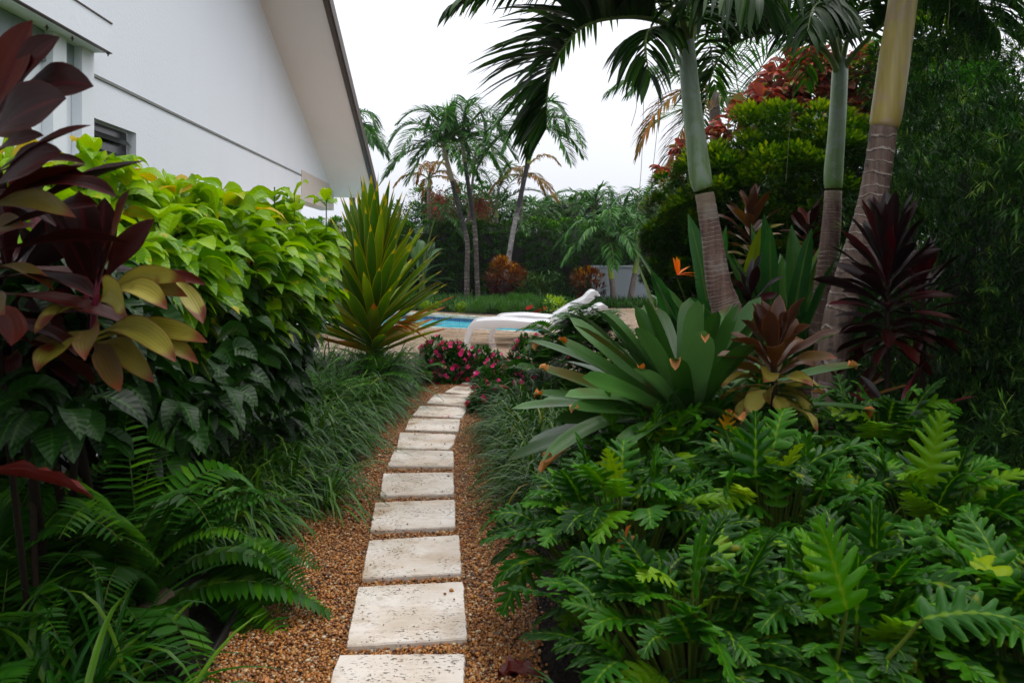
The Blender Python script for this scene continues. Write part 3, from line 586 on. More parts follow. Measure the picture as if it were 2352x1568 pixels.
for (yy_, oo) in ((4.62, .09), (4.86, .12), (5.24, .17)):
    g = MB(); hbox(g, yy_, yy_+.006, oo, oo+.006, 2.69, 2.72); hbox(g, yy_-.008, yy_+.014, oo-.004, oo+.01, 2.703, 2.708); part('hook', g, M['metal_edge'], can, smooth=False)
for (a, b) in ((4.74, 4.9), (5.1, 5.268)):
    g = MB(); hbox(g, a, b, .002, .07, 0, 2.719); part('pilaster', g, M['wall'], house, smooth=False)
for (a, b) in ((4.1, 4.738), (4.902, 5.098)):
    g = MB(); hbox(g, a, b, .003, .02, 2.56, 2.718); hbox(g, a, b, .003, .028, 2.535, 2.558); part('fascia_panel', g, M['recess'], house, smooth=False)
m = MB()
def rk(mb, o0, o1, za, zb, mm=0):
    v = [hp(Y, o, rake(Y)+z) for z in (za, zb) for Y in (2, 15.62) for o in (o0, o1)]
    mb.add(v, q=[[0, 1, 3, 2], [4, 6, 7, 5], [0, 4, 5, 1], [2, 3, 7, 6], [0, 2, 6, 4], [1, 5, 7, 3]], m=mm)
rk(m, -7, .81, 0, .05); part('soffit', m, M['soffit'], house, smooth=False)
m = MB(); rk(m, -7, .84, .052, .2); part('roof', m, M['roof'], house, smooth=False)
m = MB(); rk(m, .79, .850, -.035, .05); part('fascia', m, M['fascia'], house, smooth=False)
m = MB(); rk(m, .852, .875, -.02, .17); rk(m, .80, .851, -.045, -.036); part('gutter', m, M['metal_edge'], house, smooth=False)

# ---------------------------------------------------------------- loungers
def slab_path(mb, path, th, y0, y1):
    p = smooth_path(path, 5); d = nrm(np.gradient(p, axis=0)); nn = np.stack([-d[:, 1], d[:, 0]], 1)
    th = np.interp(np.linspace(0, 1, len(p)), np.linspace(0, 1, len(np.atleast_1d(th))), np.atleast_1d(th)) if np.ndim(th) else np.full(len(p), th)
    a = p; b = p-nn*th[:, None]; K = len(p); v = []
    for q, y in ((a, y0), (a, y1), (b, y1), (b, y0)): v.append(np.stack([q[:, 0], np.full(K, y), q[:, 1]], 1))
    v = np.stack(v, 1).reshape(-1, 3); f = []
    for k in range(K-1):
        for j in range(4): f.append([k*4+j, k*4+(j+1) % 4, k*4+4+(j+1) % 4, k*4+4+j])
    f.append([0, 3, 2, 1]); e_ = (K-1)*4; f.append([e_, e_+1, e_+2, e_+3]); mb.add(v, q=f)
def bev(o, wd=.012):
    b = o.modifiers.new('bevel', 'BEVEL'); b.width = wd; b.segments = 2; b.limit_method = 'ANGLE'; b.angle_limit = math.radians(50); b.use_clamp_overlap = True
def lounger(loc, label, back, rz=0., bx=1.2):
    t = thing('sun_lounger', label, 'sun lounger', (0, 0, 0), 'white sun loungers by the pool'); b = MB()
    slab_path(b, [(.10, .355), (.3, .385), (.52, .40), (.75, .385), (1.0, .37), (1.22, .375)], .035, .03, .62)
    bev(part('bed', b, M['plastic'], t))
    for y in (0, .60):
        b = MB(); slab_path(b, [(-.05, .0), (-.03, .12), (.0, .25), (.05, .34), (.13, .385), (.3, .40), (.55, .405), (.85, .38), (1.15, .36), (1.5, .34), (1.9, .335)], [.06, .065, .075, .10, .12, .125, .125, .115, .105, .10, .09, .07], y-.003, y+.05); bev(part('side_frame', b, M['plastic'], t))
        b = MB(); slab_path(b, [(1.50, .34), (1.60, .22), (1.63, .1), (1.65, 0)], [.10, .07, .065, .06], y-.004, y+.06); bev(part('leg', b, M['plastic'], t))
    b = MB(); ca, sa = math.cos(back), math.sin(back); f = lambda u, v_: (bx+u*ca-v_*sa, .375+u*sa+v_*ca)
    slab_path(b, [f(0, 0), f(.2, .02), f(.4, .0), f(.56, .02), f(.66, .06), f(.74, .065), f(.79, .02), f(.80, -.05)], .03, .05, .60); bk = part('backrest', b, M['plastic'], t)
    bev(bk)
    for y in (.04, .575):
        b = MB(); slab_path(b, [f(0, .02), f(.3, .04), f(.55, .035), f(.66, .07), f(.74, .075), f(.80, .03)], [.07, .09, .10, .12, .11, .05], y, y+.035); bev(part('back_rim', b, M['plastic'], bk), .008)
    t.location = tuple(loc); t.rotation_euler = (0, 0, rz); return t
lounger((-.665, 11.65, zd), 'nearer white plastic sun lounger beside the pool, lower backrest', math.radians(14), -.02, 1.3)
lounger((-.32, 12.5, zd), 'farther white plastic sun lounger at the pool edge, backrest raised steeply', math.radians(28), -.02, .98)
lounger((-4.35, 14.6, zd), 'white plastic lounger glimpsed through the gap under the chartreuse shrub', math.radians(30), 1.35)
# edging and rock near the viewer
m = MB(); e = smooth_path([(*gp(430, 1650)[:2], .02), (*gp(478, 1540)[:2], .022), (*gp(520, 1470)[:2], .03), (*gp(556, 1405)[:2], .03), (*gp(600, 1320)[:2], .015), (*gp(640, 1265)[:2], 0)], 6)
n = len(e); d = nrm(np.gradient(e, axis=0)); nn = np.stack([-d[:, 1], d[:, 0], 0*d[:, 0]], 1)*.006
v = np.stack([e-nn-[0, 0, .05], e-nn+[0, 0, .012], e+nn+[0, 0, .012], e+nn-[0, 0, .05]], 1).reshape(-1, 3)
m.add(v, q=[[k*4+j, k*4+(j+1) % 4, k*4+4+(j+1) % 4, k*4+4+j] for k in range(n-1) for j in range(3)])
tubes(m, e+[0, 0, .014], .011, 8)
solo('garden_edging', m, M['edging'], 'black plastic edging strip between dark soil and gravel', 'edging', base=gp(520, 1470))
def rock(px, py, d, r, label, z=0.):
    p = at(px, py, d); m = MB(); u = np.linspace(0, 2*PI, 29)[:-1]; vv = np.linspace(-PI/2, PI/2, 15)
    U, V = np.meshgrid(u, vv); x = np.cos(U)*np.cos(V); y = np.sin(U)*np.cos(V); zz = np.sin(V)
    s_ = 1+.16*np.sin(3*x+1)*np.cos(2.3*y)+.1*np.sin(5*zz+3*x)+.06*np.sin(9*y+4*x)
    v = np.stack([x*s_*r[0], y*s_*r[1], zz*s_*r[2]], -1).reshape(-1, 3)+[p[0], p[1], r[2]*.4]
    q = [[i*28+j, i*28+(j+1) % 28, (i+1)*28+(j+1) % 28, (i+1)*28+j] for i in range(14) for j in range(28)]; m.add(v, q=q)
    return solo('garden_rock', m, M['rock'], label, 'rock', base=(p[0], p[1], 0))
rock(365, 1425, 3.0, (.10, .09, .09), 'buff rock half hidden behind long grass blades at lower left')
# ---------------------------------------------------------------- plants: shared growers
GA = 2.39996; FR = [None]
def blob_pts(c, r, n, K=40, cr=.28, low=-.25, seed=None, fill=.0):
    """n leaf positions in clumps over an ellipsoid of radii r: uneven outline, gaps, outward directions"""
    c = np.asarray(c, float); r = np.asarray(r, float); d = nrm(rng.normal(size=(K*3, 3))); d = d[d[:, 2] > low][:K]; K = len(d)
    cc = c+d*r*rng.uniform(.78, 1.0, (K, 1)); w_ = rng.uniform(.6, 1.4, K); k = rng.choice(K, n, p=w_/w_.sum())
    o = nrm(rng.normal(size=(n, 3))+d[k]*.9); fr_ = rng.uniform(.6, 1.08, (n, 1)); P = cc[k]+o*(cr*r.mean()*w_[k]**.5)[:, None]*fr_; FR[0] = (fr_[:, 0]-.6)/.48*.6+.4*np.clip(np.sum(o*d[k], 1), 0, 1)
    if fill:
        nf = int(n*fill); d2 = nrm(rng.normal(size=(nf, 3))); P[:nf] = c+d2*r*rng.uniform(.5, .8, (nf, 1)); o[:nf] = d2; FR[0][:nf] = 0
    return P, nrm(o+.3*(P-c)/r), w_[k]
def fern_fronds(mb, base, n, L, W, el=(.5, 1.2), az=None, droop=1.3, pn=26, m=0, ms=1, pd=.35, tip=.0):
    az = rng.random(n)*6.28 if az is None else np.broadcast_to(az, n)+rng.normal(0, .25, n); D = dirv(az, rng.uniform(*el, n)); Ls = L*rng.uniform(.75, 1.1, n)
    t, pts, dirs, side, nor = frames(np.broadcast_to(base, (n, 3))+rng.normal(0, .02, (n, 3))*[1, 1, 0], D, Ls, droop*rng.uniform(.7, 1.3, n), pn+6, roll=rng.normal(0, .25, n))
    tubes(mb, pts[:, ::2], np.linspace(.0032, .0008, pts[:, ::2].shape[1])*(L/.6), 4, m=ms)
    k = np.arange(5, pn+6); tt = t[k]; pl = W*np.sin(PI*np.clip((tt-.02)*.98, 0, 1)**.62)**.8*(1-.15*tt)+.006
    for s_ in (-1, 1):
        Pp = pts[:, k].reshape(-1, 3); Dd = nrm(s_*side[:, k]+dirs[:, k]*.28+nor[:, k]*rng.uniform(-.05, .3, (n, 1, 1))).reshape(-1, 3)
        LL = (Ls[:, None]/L*pl[None, :]).ravel(); nr = np.repeat(rng.random(n), len(k))
        # leaflets lie in the frond's plane
        rl = s_*rng.normal(0, .25, len(Pp)); ribbons(mb, Pp, Dd, LL, LL*.20+.004, pd, 3, 'pinna', fold=.12, roll=rl, m=m, rnd=np.clip(nr*.6+rng.random(len(Pp))*.4, 0, 1))
def palm_frond(mb, path, L=None, ll=.45, lw=.032, n=44, droop=1.0, vee=.35, fwd=.75, m=0, ms=1, r0=.016, start=.12, seg=4, rnd=None, jit=.12, roll=0., tw=0.):
    """one pinnate frond along a 3-D path"""
    p = smooth_path(path, 8); s_ = np.r_[0, np.cumsum(np.linalg.norm(np.diff(p, axis=0), axis=1))]; tot = s_[-1]
    u = np.linspace(0, 1, n+1); q = np.stack([np.interp(u*tot, s_, p[:, i]) for i in range(3)], 1); d = nrm(np.gradient(q, axis=0))
    tubes(mb, q, r0*np.interp(u, [0, .08, .3, 1], [1.5, 1.0, .6, .15]), 8, m=ms)
    side = nrm(np.cross(d, ZV)+1e-6); 
    for i in range(1, len(side)):
        if side[i] @ side[i-1] < 0: side[i] = -side[i]
    side = nrm(side-d*np.sum(side*d, 1)[:, None]); nor = np.cross(side, d); nor = np.where((nor[:, 2:3] < 0) & (np.abs(d[:, 2:3]) < .8), nor, nor)
    if roll or tw:
        rr = roll+tw*u; c, sn = np.cos(rr)[:, None], np.sin(rr)[:, None]; side, nor = side*c+nor*sn, nor*c-side*sn
    k = np.arange(int(start*n), n+1); tt = u[k]; f = (tt-start)/(1-start)
    le = ll*np.interp(f, [0, .12, .4, .75, 1], [.55, .85, 1, .78, .42]); fw = fwd+.9*f**3
    for sg in (-1, 1):
        for rep in (0,):
            N = len(k); off = rng.uniform(-.5, .5, N)/n*tot
            D = sg*side[k]+d[k]*fw[:, None]+nor[k]*(vee+rng.normal(0, jit, N))[:, None]+rng.normal(0, jit*.6, (N, 3))
            ribbons(mb, q[k]+d[k]*off[:, None], D, le*rng.uniform(.85, 1.08, N), lw, droop*rng.uniform(.7, 1.3, N), seg, 'lflet', fold=.25, m=m, rnd=rng.random(N) if rnd is None else np.clip(rnd+rng.normal(0, .12, N), 0, 1), roll=rng.normal(0, .25, N), cross=3)
def palm_tree(name, label, foot, pts, rad, shaft, crown, fr, group=None, mats=None, cat='palm tree', nf=9, L=1.6, el=(.1, 1.2), drp=1.5, spike=True, **kw):
    """pts: trunk path; shaft: (length, r0, r1); fronds grow from the shaft's top"""
    t = thing(name, label, cat, foot, group); p = smooth_path(pts, 8); m = MB(); K = len(p)
    tubes(m, p, np.interp(np.linspace(0, 1, K), np.linspace(0, 1, len(rad)), rad), 16); part('trunk', m, mats[0], t)
    top = p[-1]; d = nrm(p[-1]-p[-4]); ln, a, b = shaft; q = np.array([top+d*ln*u for u in np.linspace(-.02, 1, 12)])
    if ln > 0:
        m = MB(); tubes(m, q, np.interp(np.linspace(0, 1, 12), [0, .06, .3, .75, 1], [a*.98, a*1.12, a*1.0, b*1.05, b]), 16); part('crownshaft', m, mats[1], t)
    tp = top+d*ln
    for i in range(nf):
        az = i*GA+rng.normal(0, .15); e_ = el[0]+(el[1]-el[0])*(1-i/max(1, nf-1)) ; Lf = L*rng.uniform(.85, 1.1); D = dirv(np.array(az), np.array(e_))
        _, fp, _, _, _ = frames(tp-d*.03, D, Lf, drp*rng.uniform(.75, 1.25), 6); m = MB(); palm_frond(m, fp[0], **kw); part('frond', m, [fr, M['petiole']], t)
    return t, tp, d
def rosette(mb_list, base, n, L, W, el_top=1.45, el_low=-.3, h=.3, droop=.5, prof='cord', fold=.35, wave=.18, lean=(0, 0), seg=9, power=1.0, az0=0., rnd=None, lv=(.75, 1.1)):
    """whorl of leaves from the top of a stem (upright) down it (hanging). appends one MB per leaf"""
    for i in range(n):
        f = (i/(n-1))**power; az = az0+i*GA+rng.normal(0, .12); e_ = el_top+(el_low-el_top)*f+rng.normal(0, .08)
        P = np.asarray(base)+np.array([lean[0], lean[1], 1])*(-h*f)+dirv(np.array(az), np.array(0.))*.012; m = MB()
        ribbons(m, P[None], dirv(np.array([az]), np.array([e_]))[0][None]+np.array([[lean[0], lean[1], 0]])*.3, L*rng.uniform(*lv)*(.72+.28*math.sin(PI*min(1, f+.15))), W*rng.uniform(.85, 1.12), droop*(.35+f), seg, prof, fold, wave=wave, wf=1.4, cross=5, roll=rng.normal(0, .25), curl=rng.normal(0, .5), rnd=rng.random() if rnd is None else np.clip(rnd(f)+rng.normal(0, .15), 0, 1))
        mb_list.append((m, f))
def stem_tube(path, r0, r1, n=8):
    m = MB(); p = smooth_path(path, 5); tubes(m, p, np.linspace(r0, r1, len(p)), n); return m
# ---------------------------------------------------------------- beyond the pool
# clipped hedge at the back, with leaf faces over an added dark core box
def leaf_shell_box(m, x0, x1, y0, y1, z1, n, size, top_rough=.18, lowz=0.02, clump=.3, front=True):
    K = int((x1-x0)*z1/clump**2*1.3)
    cx = rng.uniform(x0, x1, K); cz = rng.uniform(0, z1+.05, K); cy = y0+rng.uniform(-.05, .25, K)
    Kt = int((x1-x0)*(y1-y0)/clump**2*.7); cx = np.r_[cx, rng.uniform(x0, x1, Kt)]; cy = np.r_[cy, rng.uniform(y0, y1, Kt)]; cz = np.r_[cz, z1+rng.uniform(-.1, top_rough, Kt)]
    k = rng.integers(0, len(cx), n); o = nrm(rng.normal(size=(n, 3))+[0, -.5, .45]); P = np.stack([cx[k], cy[k], cz[k]], 1)+o*clump*.55*rng.uniform(.5, 1.1, (n, 1))
    P[:, 2] = np.maximum(P[:, 2], lowz); rn = np.clip(rng.random(n)*.75+.25*(P[:, 2]/z1)**3, 0, 1)
    ribbons(m, P, o+[0, 0, .15], size*rng.uniform(.7, 1.3, n), size*.5, .6, 2, 'leaf', fold=.2, rnd=rn)
m = MB(); leaf_shell_box(m, -7.5, 5.2, 24.2, 25.4, 2.15, 85000, .10)
hg = thing('boundary_hedge', 'long dark clipped hedge behind the pool and the tall palms', 'hedge', (-1, 24.8, 0))
part('foliage', m, M['hedge'], hg)
m = MB(); box(m, (-1.1, 25.0, 1.0), (12.9, .8, 2.0)); part('dark_core', m, simple('hedge_core_dark', C_(22, 28, 18), .9, 20, .4, .02, 60), hg)  # solid box added to block light through the hedge, inner shade in its colour
m = MB()
for i in range(60):
    x = -7.4+i*.21; stx = stem_tube([(x, 24.8, 0), (x+rng.normal(0, .1), 24.8+rng.normal(0, .15), 1.0), (x+rng.normal(0, .2), 24.8, 1.95)], .02, .008, 5); m.add(np.concatenate(stx.v), q=np.concatenate(stx.q))
part('stems', m, M['bark'], hg)
# grey garden wall seen behind the two short palms
m = MB(); box(m, (4.05, 23.9, .45), (3.3, .14, 1.0)); 
fw = thing('garden_wall', 'low grey rendered wall behind the two short palms', 'wall', (3.2, 23.9, 0)); part('wall_body', m, M['fence_wall'], fw, smooth=False)
m = MB(); box(m, (4.05, 23.9, .985), (3.36, .2, .06)); part('wall_cap', m, M['fence_wall'], fw, smooth=False)
# bushy trees behind the hedge
def leafy_tree(label, c, r, n, mat, size, trunk_h, cat='tree', name='broadleaf_tree', group='trees beyond the hedge', K=40, cr=.3, rbias=0.):
    t = thing(name, label, cat, (c[0], c[1], 0), group); c = (c[0], c[1], c[2]-.35); n = n*2; P, o, w_ = blob_pts(c, r, n, K*2, cr, -.8, fill=.35); m = MB()
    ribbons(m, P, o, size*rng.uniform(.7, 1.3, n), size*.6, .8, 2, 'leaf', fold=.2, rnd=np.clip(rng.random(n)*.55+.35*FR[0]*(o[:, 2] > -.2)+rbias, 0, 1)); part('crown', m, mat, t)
    m = stem_tube([(c[0], c[1], 0), (c[0]+.1, c[1], c[2]*.5), (c[0], c[1], c[2]+.3*r[2])], .14, .05)
    for i in range(6):
        a = rng.random()*6.28; s2 = stem_tube([(c[0], c[1], c[2]*.6), (c[0]+math.cos(a)*r[0]*.4, c[1]+math.sin(a)*r[1]*.4, c[2]), (c[0]+math.cos(a)*r[0]*.75, c[1]+math.sin(a)*r[1]*.7, c[2]+r[2]*.5)], .05, .015, 6); m.add(np.concatenate(s2.v), q=np.concatenate(s2.q))
    part('trunk', m, M['bark'], t); return t
p = at(985, 515, 27); leafy_tree('rounded dark tree behind the hedge at its left end', (p[0], 27, 2.3), (1.4, 1.2, 1.5), 5000, M['hedge'], .13, 1)
p = at(1090, 490, 28); leafy_tree('dark shady tree behind the tall palm trunks', (p[0], 28, 2.4), (1.7, 1.2, 1.5), 7000, M['hedge'], .14, 1)
p = at(1225, 500, 29); leafy_tree('dark tree between the grey trunk and the short palms', (p[0], 29, 2.3), (1.5, 1.2, 1.3), 5000, M['hedge'], .14, 1)
p = at(1370, 500, 28); leafy_tree('dark green tree right behind the short palms', (p[0], 28, 2.3), (1.7, 1.2, 1.35), 6000, M['hedge'], .13, 1)
p = at(1490, 480, 27); leafy_tree('mid green tree beside the round clipped bush', (p[0], 27, 2.2), (1.2, 1.2, 1.3), 4500, M['hedge'], .13, 1)
FM = [M['trunkF'], M['shaftT']]
def farpalm(label, foot, top, r, shaft, mats, frm=None, nf=11, L=1.75, group='tall slender palms behind the pool', **kw):
    x0, y0 = foot; a = at(x0, y0, top[2]); a[2] = 0; b = at(top[0], top[1], top[2]); mid = (a+b)/2+np.array([kw.pop('bend', 0), 0, 0])
    k = dict(ll=.58, lw=.042, n=56, droop=.75, vee=.4, fwd=.75, seg=3, r0=.02); k.update(kw); e0 = k.pop('el', (-.1, 1.25)); dr = k.pop('drp', 1.9)
    return palm_tree('palm_tree', label, a, [a, (a+mid)/2, mid, (mid+b)/2, b], r, shaft, None, frm or M['palm_far'], group, mats, nf=nf, L=L, el=e0, drp=dr, **k)
farpalm('tall palm, leftmost of three trunks, pale tan crownshaft and light green spear', (1072, 690), (1038, 415, 22.5), [.08, .068, .058], (1.0, .07, .05), [M['trunkF'], M['shaftT']], M['palm_far'], nf=13, bend=.22, L=2.2, drp=1.95, el=(.15, 1.45))
farpalm('tall palm with the middle dark trunk and highest crown', (1098, 690), (1068, 372, 22.8), [.075, .065, .055], (.62, .068, .045), [M['trunkF'], M['shaftT']], M['palm_far'], nf=13, bend=.1, L=2.2, drp=1.95, el=(.15, 1.45))
farpalm('tall palm with pale grey leaning trunk above the orange croton', (1152, 690), (1212, 375, 22.0), [.08, .07, .062], (.95, .074, .05), [M['trunkG'], M['shaftG']], M['palm_far'], nf=11, bend=-.05, L=2.1, drp=2.1, el=(.15, 1.35))
# fresh leaf of the leftmost palm
m = MB(); b = at(1035, 330, 22.5); N = 60
ribbons(m, np.repeat(b[None], N, 0)+rng.normal(0, .05, (N, 3))*[1, 1, 3]+[0, 0, .2], nrm(rng.normal(0, .16, (N, 3))+[-.03, 0, 1]), rng.uniform(.6, 1.15, N), .075, .35, 4, 'lflet')
solo('spear_leaf_fan', m, M['palm_lime'], 'bright light green young palm leaf standing up in the crown', 'palm leaf', base=b)
G = 'background palms beyond the hedge'
farpalm('feathery palm behind hedge with rusty brown drooping fronds at left', (985, 600), (985, 430, 25.5), [.07, .05], (.3, .05, .03), [M['trunkS'], M['shaftG']], M['palm_brown'], nf=7, L=1.4, group=G, ll=.4, droop=1.4, n=42, el=(.2, 1.3))
farpalm('yellowing feathery palm seen between the tall dark trunks', (1055, 600), (1088, 395, 26), [.06, .04], (.3, .05, .03), [M['trunkS'], M['shaftG']], M['areca'], nf=8, L=1.5, group=G, ll=.42, droop=1.3, n=42, el=(.4, 1.4))
farpalm('feathery palm with brown tipped fronds right of the grey trunk', (1190, 600), (1200, 425, 25), [.06, .04], (.3, .05, .03), [M['trunkS'], M['shaftG']], M['palm_brown'], nf=6, L=1.5, group=G, ll=.4, droop=1.5, n=42, el=(.1, 1.1))
farpalm('green palm with stiff upright frond left of the grey trunk', (1130, 600), (1140, 500, 25), [.08, .06], (.3, .06, .04), [M['trunkS'], M['shaftG']], M['palm_far'], nf=11, L=2.2, group=G, ll=.5, droop=.7, n=34, el=(.2, 1.45), drp=1.3)
farpalm('low wide palm between hedge and leftmost palm trunk', (1000, 600), (1010, 520, 24.8), [.08, .06], (.2, .06, .04), [M['trunkS'], M['shaftG']], M['palm_far'], nf=9, L=1.6, group=G, ll=.45, droop=1.0, n=42)
farpalm('green palm top just right of the leaning grey trunk', (1225, 600), (1240, 505, 27), [.08, .06], (.2, .06, .04), [M['trunkS'], M['shaftG']], M['palm_far'], nf=11, L=1.7, group=G, ll=.5, n=42)
farpalm('green palm top midway between grey trunk and the short palms', (1290, 600), (1300, 505, 28), [.08, .06], (.2, .06, .04), [M['trunkS'], M['shaftG']], M['areca'], nf=11, L=1.6, group=G, ll=.45, n=42)
farpalm('palm with fan of upright fronds behind the short palms', (1360, 600), (1365, 490, 26.5), [.08, .06], (.2, .06, .04), [M['trunkS'], M['shaftG']], M['palm_far'], nf=12, L=1.7, group=G, ll=.5, n=46, el=(.0, 1.4))
farpalm('palm crown touching the round clipped bush on its left', (1490, 600), (1480, 480, 25.5), [.08, .06], (.2, .06, .04), [M['trunkS'], M['shaftG']], M['palm_far'], nf=11, L=1.6, group=G, ll=.5, n=46)
farpalm('drooping palm seen just past the brown roof fascia', (820, 640), (805, 350, 19), [.08, .07], (.5, .07, .05), [M['trunkF'], M['shaftG']], M['palm_far'], nf=11, L=1.25, group=G, ll=.55, n=46, droop=1.8, drp=2.3)
# the two short palms with lime crownshafts
G2_ = 'short palms with lime green shafts before the grey wall'
farpalm('short palm with lime yellow shaft, the left one of the pair', (1412, 692), (1405, 640, 21.6), [.10, .085, .07], (.95, .075, .05), [M['trunkS'], M['shaftG']], M['palm_far'], nf=17, L=1.75, group=G2_, ll=.5, n=52, droop=1.3, el=(.25, 1.45), drp=1.7)
farpalm('short leaning palm with green shaft, the right one of the pair', (1446, 694), (1458, 628, 21.9), [.10, .085, .07], (.85, .07, .05), [M['trunkS'], M['shaftG']], M['palm_far'], nf=15, L=1.6, group=G2_, ll=.5, n=52, droop=1.3, el=(.25, 1.45), drp=1.7)
# fruit stalks
for (x, y, d, l) in ((1100, 478, 24, 'orange brown fruit cluster hanging behind the tall dark trunks'), (1008, 470, 24.5, 'orange fruit cluster hanging left of the tall trunks')):
    m = MB(); c = at(x, y, d); K = 160; P = c+rng.normal(0, 1, (K, 3))*[.22, .12, .25]; tubes(m, np.stack([np.repeat((c+[0, 0, .3])[None], K, 0), (P+c)/2+[0, 0, .1], P], 1), .006, 4); pebbles(m, P[:, :2], P[:, 2], .05)
    solo('fruit_cluster', m, M['seed'], l, 'palm fruit', base=c)
# banana-like broad leaves at the hedge's left end
t = thing('broad_leaf_plant', 'grey-green broad leaved plant at the left end of the hedge', 'plant', at(965, 690, 23)*[1, 1, 0]); m = MB(); b = at(968, 640, 22.8); N = 9
ribbons(m, np.repeat(b[None], N, 0)+rng.normal(0, .15, (N, 3)), dirv(np.array([1.0, 2.2, .3, 2.9, 1.6, .1, 3.3, 1.3, 0.]), np.array([1.3, 1.2, .9, .8, 1.45, .3, .5, 1.1, .1])), rng.uniform(.9, 1.5, N), .34, .7, 8, 'paddle', .3, cross=5); part('foliage', m, M['banana'], t)
part('stem', stem_tube([b*[1, 1, 0], b], .08, .05), M['stem_green'], t)
t = thing('lobster_claw_plant', 'broad leaved plant behind the sword leaves with a small red flower', 'plant', at(965, 690, 21)*[1, 1, 0]); m = MB(); b = at(975, 600, 22.2); N = 6
ribbons(m, np.repeat(b[None], N, 0)+rng.normal(0, .2, (N, 3)), dirv(rng.uniform(0, 3.1, N), rng.uniform(.7, 1.4, N)), rng.uniform(.8, 1.2, N), .26, .8, 8, 'paddle', .3, cross=5); part('foliage', m, M['banana'], t)
m = MB(); f = at(1000, 498, 22.2); ribbons(m, np.repeat(f[None], 5, 0)+[[0, 0, .05*i] for i in range(5)], dirv(np.array([0, 3.1, 0, 3.1, 1.5]), np.full(5, .7)), .16, .06, .1, 3, 'leaf'); part('flower', m, M['petal_red'], t)
part('stem', stem_tube([b*[1, 1, 0], b, f], .05, .012), M['stem_green'], t)
# crotons
def croton(px, y0, y1, d, wpx, label, n=700):
    c0 = at(px, y1, d); zt = CH-(y0-HY)*d/F; r = wpx*d/F/2; t = thing('croton_bush', label, 'bush', (c0[0], d, 0), 'orange crotons in the bed behind the pool'); zc = zt*.52
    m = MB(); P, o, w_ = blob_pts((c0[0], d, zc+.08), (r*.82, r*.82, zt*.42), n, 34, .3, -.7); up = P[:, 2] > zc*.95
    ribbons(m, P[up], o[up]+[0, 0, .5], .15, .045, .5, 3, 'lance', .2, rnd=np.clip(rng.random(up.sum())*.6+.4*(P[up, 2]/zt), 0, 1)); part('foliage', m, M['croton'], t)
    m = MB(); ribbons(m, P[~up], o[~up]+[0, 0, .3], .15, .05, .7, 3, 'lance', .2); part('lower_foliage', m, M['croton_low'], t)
    m = MB()
    for i in range(7):
        a = i*.9; s2 = stem_tube([(c0[0], d, 0), (c0[0]+math.cos(a)*r*.4, d+math.sin(a)*r*.4, zc), (c0[0]+math.cos(a)*r*.6, d+math.sin(a)*r*.6, zt*.8)], .016, .008, 5); m.add(np.concatenate(s2.v), q=np.concatenate(s2.q))
    part('stem', m, M['bark'], t)
croton(1161, 600, 690, 21.3, 88, 'round orange and maroon croton at the foot of the grey palm', 1700)
croton(1352, 626, 695, 21.4, 84, 'smaller ragged yellow-orange croton left of the short palms', 700)
# far bed: grass border, green mound, small yellow mounds, flowers
def blades(m, P, L, W, el=(.7, 1.4), droop=1.4, seg=6, rnd=None, az=None, **k):
    n = len(P); az = rng.random(n)*6.28 if az is None else az
    ribbons(m, P, dirv(az, rng.uniform(*el, n)), L*rng.uniform(.7, 1.15, n), W*rng.uniform(.8, 1.2, n), droop*rng.uniform(.6, 1.4, n), seg, 'grass', cross=k.pop('cross', 2), rnd=rnd, **k)
m = MB(); n = 9000; u = rng.random(n); X = -5+u*6.2; Y = np.interp(X, [-7, -2.47, -.53, .9, 1.4], [22.3, 19.5, 18.3, 18.0, 18.6])+rng.random(n)*3.0
blades(m, np.c_[X, Y, np.zeros(n)], .42, .016, (.8, 1.5), 1.3, 4)
n = 3500; X = 1.2+rng.random(n)*4; Y = np.interp(X, [1.2, 1.6, 7], [18.9, 20.1, 20.6])+rng.random(n)*1.6; blades(m, np.c_[X, Y, np.zeros(n)], .32, .016, (.8, 1.5), 1.3, 4)
solo('grass_border', m, M['daylily'], 'strappy green grass border along the back of the pool', 'grass', kind='stuff')
m = MB(); P, o, w_ = blob_pts((-.02, 18.05, .1), (.95, .42, .22), 4200, 60, .25, -.1); ribbons(m, P, o+[0, 0, .9], .10, .008, .3, 2, 'grass', cross=2)
t = thing('green_mound_plant', 'low fine-leaved green mound at the pool edge behind the loungers', 'plant', (-.02, 18.05, 0)); part('foliage', m, M['seagreen'], t)
for i, (x, y, dd, l) in enumerate(((978, 712, 19.2, 'small lime mound at the left end of the far bed'), (1000, 711, 19.1, 'small lime mound, second from the left in the far bed'), (1060, 716, 18.7, 'tiny lime mound before the grass border, nearest the green mound'), (945, 711, 19.5, 'tiny lime mound beside the sword-leaved plant'))):
    c = at(x, y, dd); c[2] = 0; m = MB(); P, o, w_ = blob_pts(c+[0, 0, .06], (.13, .11, .11), 380, 16, .6, -.2, fill=.5); ribbons(m, P, o+[0, 0, .3], .05, .03, .3, 2, 'leaf'); solo('lime_mound_plant', m, M['lime'], l, 'plant', base=c, group='small lime mounds along the far bed')
t = thing('red_flower_plant', 'low plant with small red flowers beside the raised lounger back', 'flowers', (.95, 17.8, 0)); m = MB(); P, o, w_ = blob_pts((1.0, 17.8, .1), (.55, .35, .2), 1300, 40, .3, -.1); ribbons(m, P, o+[0, 0, .3], .07, .03, .3, 2, 'leaf'); part('foliage', m, M['vinca'], t)
